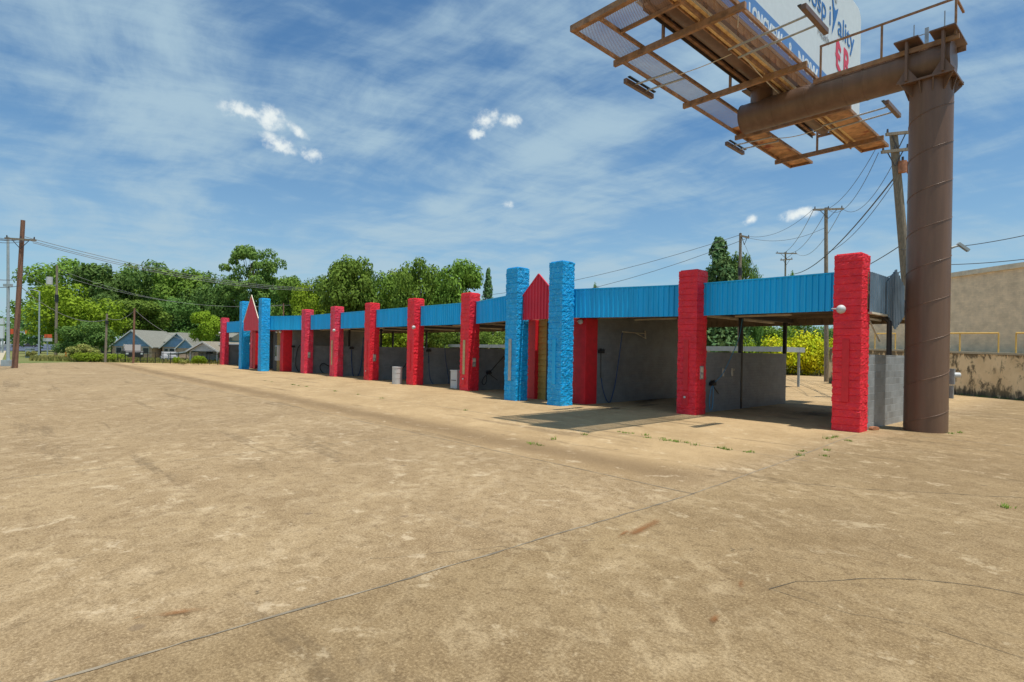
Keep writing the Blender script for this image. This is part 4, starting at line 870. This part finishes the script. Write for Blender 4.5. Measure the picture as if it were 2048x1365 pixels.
TREES = [
 ('oakA',130,118,521,170,'leafmid','large rounded tree ending the tall line on the left, behind the white transformer'),
 ('oakB',205,112,528,120,'leafdark','tall dark tree behind the bright green tree, second from the left in the back row'),
 ('oakC',262,124,532,150,'leafmid','broad tree rising behind the left half of the blue house'),
 ('oakA',318,116,527,130,'leafdark','tall tree with a bumpy top behind the blue house ridge'),
 ('oakB',372,108,536,120,'leafmid','tree behind the right half of the blue house'),
 ('oakC',418,104,548,120,'leafdark','dark tree just left of the big open pine'),
 ('oakB',80,95,612,70,'leafconifer','dark narrow tree at the far left edge of the tree line'),
 ('oakC',150,78,572,165,'leafbright','bright yellow green tree in front of the tall left tree line'),
 ('oakC',168,68,644,105,'leafdark','dark low spreading tree under the bright green tree'),
 ('oakB',280,92,600,110,'leafmid','mid green tree directly behind the red brown pole'),
 ('oakA',225,100,590,110,'leafdark','shadowy tree left of the blue house gable'),
 ('oakA',345,98,598,120,'leafdark','shadowy tree behind the ridge of the blue house'),
 ('oakB',412,66,622,64,'leafbright','small bright yellow green tree beside the grey house'),
 ('pine',503,80,492,132,'leafpine','tall open pine with sky showing through, above the far blue pillars'),
 ('oakB',455,84,560,90,'leafdark','dark tree below the left side of the open pine'),
 ('oakC',530,82,572,110,'leafdark','dense dark tree below the right side of the open pine'),
 ('oakB',585,78,552,80,'leafmid','mid height tree between the open pine and the tall broadleaf'),
 ('oakA',618,70,570,90,'leafbright','bright green tree left of the tall broadleaf with wispy top'),
 ('oakB',690,66,512,118,'leafmid','tallest broadleaf tree with wispy top, above the middle bays'),
 ('oakC',758,68,548,110,'leafmid','rounded tree right of the tallest broadleaf'),
 ('oakA',838,64,517,120,'leafmid','tall broadleaf tree above the red pillar of the fourth bay'),
 ('oakB',915,62,520,110,'leafmid','tall broadleaf tree above the tan striped pillar'),
 ('oakC',640,72,556,90,'leafmid','mid height filler tree between the bright tree and the tallest broadleaf'),
 ('oakA',725,74,540,90,'leafdark','dark tree in the gap right of the tallest broadleaf'),
 ('oakB',800,72,540,80,'leafbright','bright tree in the gap left of the tall tree over the fourth bay'),
 ('oakC',878,70,548,90,'leafdark','darker tree filling the gap between the two tall right hand broadleafs'),
 ('oakB',560,86,562,70,'leafpine','olive tree at the right foot of the open pine'),
 ('conifer',974,66,545,34,'leafconifer','slim pointed conifer left of the nearest blue pillars'),
 ('conifer',1434,62,487,100,'leafconifer','pointed conifer behind the fascia, left of the utility pole'),
 ('oakB',1468,63,505,72,'leafdark','dense shrub topped tree right behind the pointed conifer'),
 ('oakA',1500,64,535,50,'leafdark','smaller bushy tree right of the utility pole above the blue fascia'),
 ('oakA',1584,95,545,30,'leafmid','little round tree top peeking over the blue fascia'),
 ('oakB',1086,80,571,24,'leafmid','tree top peeking between the two nearest blue pillars'),
 ('oakA',1186,80,569,26,'leafmid','tree top peeking over the fascia right of the blue pillars'),
 ('oakA',1420,66,528,70,'leafmid','bushy tree filling in left of the pointed conifer'),
 ('oakC',1610,74,640,120,'leafdark','dark tree in the bay opening behind the yellow green bushes'),
 ('oakC',1530,70,630,110,'leafmid','green tree seen through the second bay above the low canopy'),
 ('oakC',1435,66,632,120,'leafdark','dark tree seen through the second bay beside the left pillar'),
 ('oakA',1690,86,650,90,'leafdark','dark tree half hidden behind the nearest red pillar'),
 ('oakC',985,60,640,110,'leafmid','leafy tree seen through the bay left of the blue pillars'),
 ('oakC',880,60,636,110,'leafmid','leafy tree seen through the bay behind the white box'),
 ('oakC',790,60,640,110,'leafbright','leafy tree seen through the bay with the white barrel'),
]
for i, (kd, px, Y, yt, wp, lf, lb) in enumerate(TREES):
    nm = {'pine':'pine_tree','conifer':'conifer_tree'}.get(kd, 'broadleaf_tree')
    plant(kd, nm, px, Y, yt, wp, lf, lb, 'tree', GT, rot=i*1.7)
BUSH = [
 ('low',1585,58,655,120,'leafyellow','yellow tinged feathery bush behind the canopy post'),
 ('low',1642,57,664,120,'leafyellow','bright yellow green bush beside the nearest red pillar'),
 ('low',1545,60,676,80,'leafdry','brownish yellow bush above the low canopy'),
 ('low',1470,60,668,80,'leafbright','green bush behind the pole in the second bay'),
 ('bushB',172,62,686,66,'leafdry','rounded olive bush at the foot of the bright green tree'),
 ('low',200,60,704,90,'leafbright','low green scrub around the grey pole'),
 ('low',120,63,708,80,'leafdry','low scrub by the pole with the white transformer'),
 ('bush',398,55,709,30,'leafbright','clipped green hedge in front of the grey house'),
 ('bush',368,55,717,20,'leafdry','small brownish shrub beside the hedge'),
 ('bush',352,57,712,18,'leafbright','small green shrub under the carport edge'),
 ('bushB',240,60,712,44,'leafbright','low green bush left of the black fence'),
 ('bushB',62,70,700,22,'leafdry','small dry shrub beside the steel pole base'),
]
for i, (kd, px, Y, yt, wp, lf, lb) in enumerate(BUSH): plant(kd, 'bush', px, Y, yt, wp, lf, lb, 'bush', 'bushes around the lot', rot=i*2.1)
# distant treeline closing the horizon
tl = MB(); rnd = random.Random(77)
for i in range(150):
    px = -260 + i*17 + rnd.uniform(-8,8); Y = rnd.uniform(150, 230)
    if px > 1780: Y = 190
    c = gx(px, Y); h = rnd.uniform(7, 12) if px < 60 or px > 450 else 11
    leaves(tl, (c.x, c.y, h*0.45), h*0.62, 170, rnd, 0.75, 0.9)
tag(tl.build('far_woods', M['leafdark'], recalc=False), 'far off woods closing the horizon', 'woods', kind='stuff')
# rough grass along the lot edge
gr = MB(); rnd = random.Random(21)
for _ in range(5200):
    px = rnd.uniform(60, 450); Y = rnd.uniform(58.5, 66); c = gx(px, Y)
    if c.x < -40.5 and c.y < 56: continue
    hh = rnd.uniform(0.15, 0.55); t = rnd.uniform(0,3.14); w = 0.10
    gr.add([(c.x-w*math.cos(t),c.y-w*math.sin(t),0),(c.x+w*math.cos(t),c.y+w*math.sin(t),0),(c.x+rnd.uniform(-.1,.1),c.y+rnd.uniform(-.1,.1),hh)],[(0,1,2)])
for _ in range(2500):
    px = rnd.uniform(1540, 1680); Y = rnd.uniform(59, 64); c = gx(px, Y); hh = rnd.uniform(0.1,0.4); w = 0.08; t = rnd.uniform(0,3.14)
    gr.add([(c.x-w*math.cos(t),c.y-w*math.sin(t),0),(c.x+w*math.cos(t),c.y+w*math.sin(t),0),(c.x,c.y,hh)],[(0,1,2)])
tag(gr.build('rough_grass', M['leafdry'], recalc=False), 'rough grass along the far edge of the lot', 'grass', kind='stuff')

# ================================================================== HOUSES
def gable_block(par, x0, x1, y0, y1, zw, zp, wallm, gablem, roofm, over=0.3):
    """gable facing the camera (ridge runs back in y)"""
    c = (x0+x1)/2
    MB().box(x0, x1, y0, y1, 0, zw).build('wall', wallm, par)
    MB().prism([(x0,zw+0.003),(x1,zw+0.003),(c,zp)],'y',y0-0.02,y1).build('gable', gablem, par)
    s = (zp-zw)/(c-x0); e = 0.14
    MB().prism([(x0-over,zw-over*s+0.02),(c,zp+0.02),(x1+over,zw-over*s+0.02),(x1+over,zw-over*s+0.02+e),(c,zp+0.02+e),(x0-over,zw-over*s+0.02+e)],'y',y0-over,y1).build('roof', roofm, par)
    MB().bar((x0-over,y0-over-0.02,zw-over*s+0.05),(c,y0-over-0.02,zp+0.05),0.04,0.14).bar((c,y0-over-0.02,zp+0.05),(x1+over,y0-over-0.02,zw-over*s+0.05),0.04,0.14).build('bargeboard', M['white'], par)
def window(par, x, y, z, w, h):
    f = MB().box(x-w/2-0.07,x+w/2+0.07,y-0.05,y,z-0.07,z+h+0.07).build('window', M['white'], par); MB().box(x-w/2,x+w/2,y-0.06,y-0.05,z,z+h).build('pane', M['glass'], f)
YH = 78.0; s = YH/FPX; c0 = gx(262, YH); bh = empty('blue_house', c0); tag(bh, 'blue gabled house with grey shingle roof and brick lower walls', 'house')
def hx(px): return (px-262)*s
def hz(px, py): return at(px, py, YH).z
MB().box(hx(228), hx(385), 4.0, 12, 0, 2.4).build('wall', M['housebrick'], bh)
MB().prism([(3.5,2.3),(8.0,hz(300,662)-0.05),(12.5,2.3)],'x',hx(232),hx(365)).build('roof', M['shingle'], bh)
gable_block(bh, hx(224), hx(304), 0, 7.6, hz(262,693), hz(262,662), M['housebrick'], M['sidingblue'], M['shingle'])
gable_block(bh, hx(314), hx(376), 1.2, 7.6, hz(345,693)-0.1, hz(345,667), M['housebrick'], M['sidingblue'], M['shingle'])
gable_block(bh, hx(352), hx(388), 0.2, 6, hz(370,694)-0.2, hz(370,679), M['housebrick'], M['sidingblue'], M['shingle'], 0.2)
MB().box(hx(340), hx(386), 9, 16, 0, hz(366,664)-0.9).build('wall', M['sidingblue'], bh); MB().prism([(8.6,hz(366,664)-1.0),(12.5,hz(366,664)+0.2),(16.4,hz(366,664)-1.0)],'x',hx(338),hx(390)).build('roof', M['shingle'], bh)
window(bh, hx(292), -0.0, 0.65, 0.75, 0.75); window(bh, hx(334), 1.2, 0.65, 0.7, 0.7); window(bh, hx(322), 1.2, 0.65, 0.5, 0.7); window(bh, hx(238), 0, 0.65, 0.7, 0.75)
YG = 60.0; s2 = YG/FPX; c1 = gx(407, YG); gh = empty('grey_house', c1); tag(gh, 'small pale grey house with a tan roof, porch and flat carport', 'house')
def jx(px): return (px-407)*s2
def jz(px, py): return at(px, py, YG).z
MB().box(jx(382), jx(462), 2.2, 9, 0, 2.15).build('wall', M['sidinggrey'], gh)
MB().prism([(1.6,1.95),(5.6,jz(430,684)),(9.6,1.95)],'x',jx(398),jx(466)).build('roof', M['shingle2'], gh)
zz_ = jz(407,703); zp_ = jz(407,686)
MB().prism([(jx(378),zz_),(jx(436),zz_),(jx(407),zp_)],'y',0.0,5.5).build('porch_gable', M['sidinggrey'], gh)
ov = MB(); ov.prism([(jx(374),zz_-0.12),(jx(407),zp_+0.02),(jx(440),zz_-0.12),(jx(440),zz_+0.02),(jx(407),zp_+0.16),(jx(374),zz_+0.02)],'y',-0.25,5.6).build('porch_roof', M['shingle2'], gh)
MB().bar((jx(374),-0.28,zz_-0.05),(jx(407),-0.28,zp_+0.09),0.04,0.15).bar((jx(407),-0.28,zp_+0.09),(jx(440),-0.28,zz_-0.05),0.04,0.15).build('bargeboard', M['white'], gh)
for px in (380, 434): MB().box(jx(px)-0.07,jx(px)+0.07,0.05,0.19,0,zz_).build('porch_post', M['white'], gh)
window(gh, jx(394), 2.2, 1.0, 1.2, 0.8); window(gh, jx(421), 2.2, 0.6, 0.7, 1.2)
MB().box(jx(376), jx(392), 2.0, 2.19, 0, 2.1).build('wall', M['sidinggrey'], gh)
cpz = jz(355,706)
MB().add([(jx(334),0,cpz-0.25),(jx(376),0,cpz+0.1),(jx(376),2,cpz+0.1),(jx(334),2,cpz-0.25),(jx(334),0,cpz-0.13),(jx(376),0,cpz+0.22),(jx(376),2,cpz+0.22),(jx(334),2,cpz-0.13)],[(0,3,2,1),(4,5,6,7),(0,1,5,4),(1,2,6,5),(2,3,7,6),(3,0,4,7)]).build('carport_roof', M['galv'], gh)
for px in (336, 355): MB().box(jx(px)-0.05,jx(px)+0.05,0.1,0.2,0,cpz-0.2).build('carport_post', M['white'], gh)

# ================================================================== CARS
def car(px, Y, L, wd, h, bodym, label, rz=0.0, truck=False):
    t = empty('pickup_truck' if truck else 'parked_car', gx(px, Y), rz); tag(t, label, 'truck' if truck else 'car')
    hw = wd/2; z0 = 0.28; zb = h*0.56
    prof = [(-L/2,z0),(L/2,z0),(L/2,zb*0.85),(L/2-0.1,zb),(-L/2+0.1,zb),(-L/2,zb*0.8)]
    MB().prism(prof,'y',-hw,hw).build('body', bodym, t, bevel=0.06)
    cab = [(-L*0.18,zb+0.002),(L*(0.16 if truck else 0.34),zb+0.002),(L*(0.13 if truck else 0.24),h),(-L*0.06,h)]
    cb = MB().prism(cab,'y',-hw+0.10,hw-0.10).build('cabin', bodym, t, bevel=0.05)
    MB().prism([(x*0.9+0.0, z*0.97+0.03*h) for x, z in cab],'y',-hw+0.085,hw-0.085).build('windows', M['glass'], cb)
    for sx_ in (-1,1):
        for sy_ in (-1,1):
            w_ = MB().tube([(sx_*L*0.31,sy_*(hw-0.2),0.33),(sx_*L*0.31,sy_*(hw+0.01),0.33)],0.33,16).build('wheel', M['rubber'], t); MB().tube([(sx_*L*0.31,sy_*(hw+0.01),0.33),(sx_*L*0.31,sy_*(hw+0.02),0.33)],0.19,12).build('rim', M['steel'], w_)
    for sy_ in (-1,1): MB().box(-L/2-0.01,-L/2+0.03,sy_*hw*0.75-0.14,sy_*hw*0.75+0.14,zb*0.62,zb*0.8).build('headlight', M['white'], t)
car(264, 72, 5.4, 1.95, 1.85, M['black'], 'black pickup truck parked in front of the blue house', 2.25, True)
car(338, 63.5, 4.2, 1.6, 1.15, M['silver'], 'silver car parked under the carport', 2.15)
car(3, 150, 5.0, 1.9, 1.9, M['white'], 'white car on the street at the left edge', 1.9)
car(57, 190, 4.6, 1.9, 1.6, M['dark'], 'dark car waiting on the far crossing road', 0.6)

# ================================================================== POLES AND WIRES
def pole(px_t, py_t, px_b, Y, r, m, label, name='utility_pole', cat='utility pole', arms=(), extras=None):
    top = at(px_t, py_t, Y); base = gx(px_b, Y); t = empty(name, base); tag(t, label, cat, 'poles around the lot')
    tp = top - base; MB().tube([Vector((0,0,0)), tp*0.5, tp], r, 12, r*0.72).build('shaft', m, t)
    for (x0, y0, x1, y1) in arms:
        A = at(x0,y0,Y) - base; B = at(x1,y1,Y) - base; A.y -= r*0.9; B.y -= r*0.9
        ar = MB().bar(A, B, 0.10, 0.13).build('crossarm', M['wood'], t)
        n = 3 if (B-A).length > 1.2 else 2; im = MB()
        for i in range(n): p = A.lerp(B, 0.06 + 0.88*i/(n-1)); im.tube([p+Vector((0,0,0.06)), p+Vector((0,0,0.24))],0.05,8,0.035)
        im.build('insulators', M['dark'], ar)
        mid = A.lerp(B,0.5); MB().bar(A.lerp(B,0.2), mid-Vector((0,0,0.7)),0.035).bar(A.lerp(B,0.8), mid-Vector((0,0,0.7)),0.035).build('brace', M['dark'], ar)
    if extras: extras(t, base, Y)
    return t
def transformer(t, base, Y, px, py, m, hpx=16, wpx=10):
    c = at(px, py, Y) - base; r = wpx/2*Y/FPX; h = hpx*Y/FPX
    o = MB().tube([c+Vector((0,-r*1.6,-h/2)), c+Vector((0,-r*1.6,h/2))], r, 14).build('transformer', m, t); MB().tube([c+Vector((0,-r*1.6,h/2)), c+Vector((0,-r*1.6,h/2+0.2))], 0.05, 8).build('bushing', M['dark'], o)
    MB().bar(c, c+Vector((0,-r*1.6,0)),0.06).build('bracket', M['dark'], o)
def wrap(t, base, Y, px, y0, y1, r): MB().tube([at(px,y1,Y)-base, at(px,y0,Y)-base], r, 12).build('black_band', M['black'], t)
pole(46,441,30,42,0.19,M['woodred'],'leaning red brown utility pole at the left edge of the lot', arms=[(14,478,76,482)])
pole(114,531,112,68,0.16,M['wood'],'grey utility pole carrying a white transformer in front of the tall left trees', extras=lambda t,b,Y: (transformer(t,b,Y,106,563,M['white'],15,11), wrap(t,b,Y,113,590,604,0.19)))
pole(214,628,211,58,0.12,M['wood'],'short grey pole left of the blue house', extras=lambda t,b,Y: wrap(t,b,Y,214,642,649,0.14))
pole(269,617,267,57,0.11,M['woodred'],'thin red brown pole in front of the blue house')
pole(682,575,682,75,0.15,M['wood'],'pole with two crossarms rising behind the middle bays', arms=[(668,577,692,578),(662,597,700,600)])
pole(567,607,567,66,0.10,M['woodred'],'short brown pole peeking over the far bay fascia')
pole(1481,467,1479,49,0.155,M['wood'],'wood pole with a short crossarm beside the pointed conifer', arms=[(1478,472,1497,477)], extras=lambda t,b,Y: wrap(t,b,Y,1480,536,552,0.17))
pole(1571,505,1570,75,0.14,M['wood'],'distant double crossarm pole between the two wood poles', arms=[(1551,507,1593,508),(1560,521,1584,519)])
pole(1652,416,1654,44,0.17,M['wood'],'tall wood pole with a wide crossarm left of the nearest red pillar', arms=[(1624,421,1685,419)])
pole(1787,268,1836,26,0.23,M['wood'],'leaning wood pole with rusty transformers behind the brown column', arms=[(1766,273,1816,268),(1757,308,1812,302)], extras=lambda t,b,Y: (transformer(t,b,Y,1797,338,M['insul'],22,15), transformer(t,b,Y,1814,338,M['insul'],22,13)))
# steel lamp and signal poles
t = pole(16,474,17,45,0.12,M['galv'],'pale steel pole with a square foot at the left edge', 'street_pole', 'steel pole'); MB().box(-0.32,0.32,-0.32,0.32,0,0.5).build('base', M['galv'], t); MB().bar(at(8,571,45)-t.location, at(24,571,45)-t.location,0.18,0.2).build('bracket', M['galv'], t)
t = pole(79,583,78,70,0.10,M['galv'],'slim pale steel lamp pole in front of the bright green tree', 'street_lamp', 'street lamp'); 
b_ = t.location; MB().tube([at(79,584,70)-b_, at(74,582,70)-b_, at(66,580,70)-b_],0.05,8).build('lamp_arm', M['galv'], t); MB().bar(at(67,580,70)-b_, at(61,579,70)-b_,0.2,0.12).build('lamp_head', M['galv'], t)
# traffic signal mast
t = empty('traffic_signal', gx(95,120)); tag(t, 'traffic signal mast with amber and red signal heads over the crossing road', 'traffic signal'); b_ = t.location
MB().tube([(0,0,0), at(95,667,120)-b_ + Vector((0,0,1.2))],0.15,10,0.11).build('mast', M['galv'], t); MB().tube([at(95,667.5,120)-b_, at(8,663,120)-b_],0.13,8,0.08).build('mast_arm', M['galv'], t)
for px in (22, 26, 55, 59):
    h_ = MB().box(*(lambda c:(c.x-0.24,c.x+0.24,c.y-0.35,c.y-0.14,c.z-0.55,c.z+0.55))(at(px,663.5,120)-b_)).build('signal_head', M['amber'] if px > 40 else M['orange'], t)
# signs
t = empty('road_sign', gx(95,74)); tag(t, 'orange topped white sign on a thin post before the left trees', 'sign'); b_ = t.location
MB().box(-0.05,0.05,-0.05,0.05,0,2.9).build('post', M['galv'], t)
c = at(97,672.5,74)-b_; MB().box(c.x-0.5,c.x+0.5,-0.09,-0.055,c.z-0.22,c.z+0.22).build('orange_panel', M['orange'], t); c = at(96,678,74)-b_; MB().box(c.x-0.6,c.x+0.6,-0.09,-0.055,c.z-0.33,c.z+0.08).build('white_panel', M['white'], t)
t = empty('roadside_sign', gx(2,95)); tag(t, 'pale two panel roadside sign cut by the left edge of the photo', 'sign'); b_ = t.location
for (y0,y1) in ((637,649),(652,677)):
    A = at(-12,y1,95)-b_; B = at(8,y0,95)-b_; MB().box(A.x,B.x,-0.15,0.15,A.z,B.z).build('panel', M['vinyl'], t)
MB().box(-0.35,-0.15,-0.1,0.1,0,at(2,677,95).z).box(0.15,0.35,-0.1,0.1,0,at(2,677,95).z).build('posts', M['galv'], t)
t = empty('utility_cabinet', gx(60,70)); tag(t, 'green grey utility cabinet in the grass at the left', 'cabinet'); MB().box(-0.35,0.35,-0.3,0.3,0,1.1).build('body', M['galv'], t, bevel=0.03); MB().box(-0.38,0.38,-0.33,0.33,1.1,1.16).build('lid', M['galv'], t)
t = empty('bollard', gx(132,62)); tag(t, 'small orange marker post in the scrub', 'marker'); MB().tube([(0,0,0),(0,0,0.9)],0.06,8).build('post', M['amber'], t); MB().tube([(0,0,0.75),(0,0,0.95)],0.09,8).build('cap', M['amber'], t)
# black fence in front of the houses
t = empty('black_fence', gx(340,59)); tag(t, 'low black metal fence along the grass in front of the houses', 'fence'); b_ = t.location
A = gx(236,59)-b_; B = gx(436,56.5)-b_
for i in range(14): p = A.lerp(B,i/13); (MB().box(p.x-0.025,p.x+0.025,p.y-0.025,p.y+0.025,0,1.15)).build('post', M['black'], t)
MB().bar(A+Vector((0,0,1.05)),B+Vector((0,0,1.05)),0.03,0.04).bar(A+Vector((0,0,0.25)),B+Vector((0,0,0.25)),0.03,0.04).build('rail', M['black'], t)
t = empty('black_fence', gx(1600,57)); tag(t, 'low black pipe fence under the yellow green bushes', 'fence'); b_ = t.location
A = gx(1440,57)-b_; B = gx(1700,57)-b_
for i in range(9): p = A.lerp(B,i/8); MB().box(p.x-0.04,p.x+0.04,p.y-0.04,p.y+0.04,0,0.95).build('post', M['black'], t)
MB().bar(A+Vector((0,0,0.9)),B+Vector((0,0,0.9)),0.05,0.05).build('rail', M['black'], t)
# wires
def wire(p, q, s, label, r=0.02):
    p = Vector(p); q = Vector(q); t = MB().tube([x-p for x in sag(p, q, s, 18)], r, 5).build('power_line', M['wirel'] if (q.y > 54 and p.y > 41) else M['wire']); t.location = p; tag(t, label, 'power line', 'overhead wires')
for i, (y0, y1) in enumerate(((474,576),(481,577),(486,578.5))):
    wire(at(50+i*8,y0,42), at([669,680,691][i],y1,75), 1.1+0.1*i, ['top','middle','bottom'][i]+' of the three wires from the leaning red brown pole to the double crossarm pole', 0.022)
for i, (y0, y1) in enumerate(((478,455),(480,468),(484,476),(482,462))):
    wire(at(22+i*12,y0,42), at(-70-10*i,y1-10,28), 0.25, ['uppermost','second','lowest','third'][i]+' wire leaving the leaning red brown pole past the left edge', 0.018)
wire(at(46,558,42), at(-70,548,30), 0.2, 'single wire from the middle of the leaning pole past the left edge'); wire(at(46,571,42), at(-70,566,30), 0.2, 'communications cable low on the leaning pole past the left edge')
wire(at(44,540,42), at(113,571,68), 0.5, 'wire from the leaning pole down to the transformer pole', 0.02); wire(at(44,576,42), at(213,640,58), 1.0, 'cable from the leaning pole to the short grey pole', 0.025)
wire(at(114,537,68), at(567,610,66), 1.7, 'long wire from the transformer pole crossing in front of the left trees', 0.018); wire(at(114,549,68), at(682,597,75), 2.3, 'lower long wire from the transformer pole toward the double crossarm pole', 0.018)
wire(at(269,620,57), at(392,686,60), 0.6, 'service wire from the thin red brown pole to the grey house', 0.02); wire(at(214,636,58), at(269,622,57), 0.5, 'short slack wire between the two short poles by the blue house', 0.02)
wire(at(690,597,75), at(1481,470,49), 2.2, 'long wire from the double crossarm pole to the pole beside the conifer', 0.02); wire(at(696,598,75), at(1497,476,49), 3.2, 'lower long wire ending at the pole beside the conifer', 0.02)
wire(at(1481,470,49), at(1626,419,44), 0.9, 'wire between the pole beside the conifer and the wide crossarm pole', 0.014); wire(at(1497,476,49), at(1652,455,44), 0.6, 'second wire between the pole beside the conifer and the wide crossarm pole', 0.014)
wire(at(1626,419,44), at(1766,271,26), 1.2, 'left wire from the wide crossarm up to the leaning transformer pole', 0.014); wire(at(1652,415,44), at(1757,306,26), 1.3, 'middle wire from the wide crossarm up to the leaning transformer pole', 0.014); wire(at(1684,417,44), at(1785,330,26), 1.0, 'right wire from the wide crossarm up to the leaning transformer pole', 0.014)
wire(at(1626,422,44), at(1552,506,75), 1.2, 'left wire from the wide crossarm down to the distant double crossarm pole', 0.022); wire(at(1655,418,44), at(1571,505,75), 1.2, 'middle wire from the wide crossarm down to the distant pole', 0.022); wire(at(1683,420,44), at(1592,507,75), 1.5, 'right wire from the wide crossarm down to the distant pole', 0.022)
wire(at(1788,357,26), at(1590,548,62), 0.9, 'thick black cable dropping left from the leaning transformer pole', 0.035); wire(at(1790,362,26), at(1654,505,44), 0.6, 'thin cable just under the thick black cable', 0.016)
wire(at(1806,488,26), at(1655,560,44), 0.3, 'cable low on the leaning pole passing behind the nearest red pillar', 0.022); wire(at(1810,540,26), at(1600,600,60), 0.4, 'lowest cable on the leaning pole passing over the grey fascia', 0.022)
wire(at(1800,500,26), at(2120,455,18), 0.2, 'upper wire crossing the sky right of the brown column', 0.014); wire(at(1806,528,26), at(2120,510,18), 0.15, 'lower wire crossing the sky right of the brown column', 0.014)
wire(at(1483,475,49), at(1514,545,60), 0.0, 'slanted guy wire down from the pole beside the conifer', 0.014)
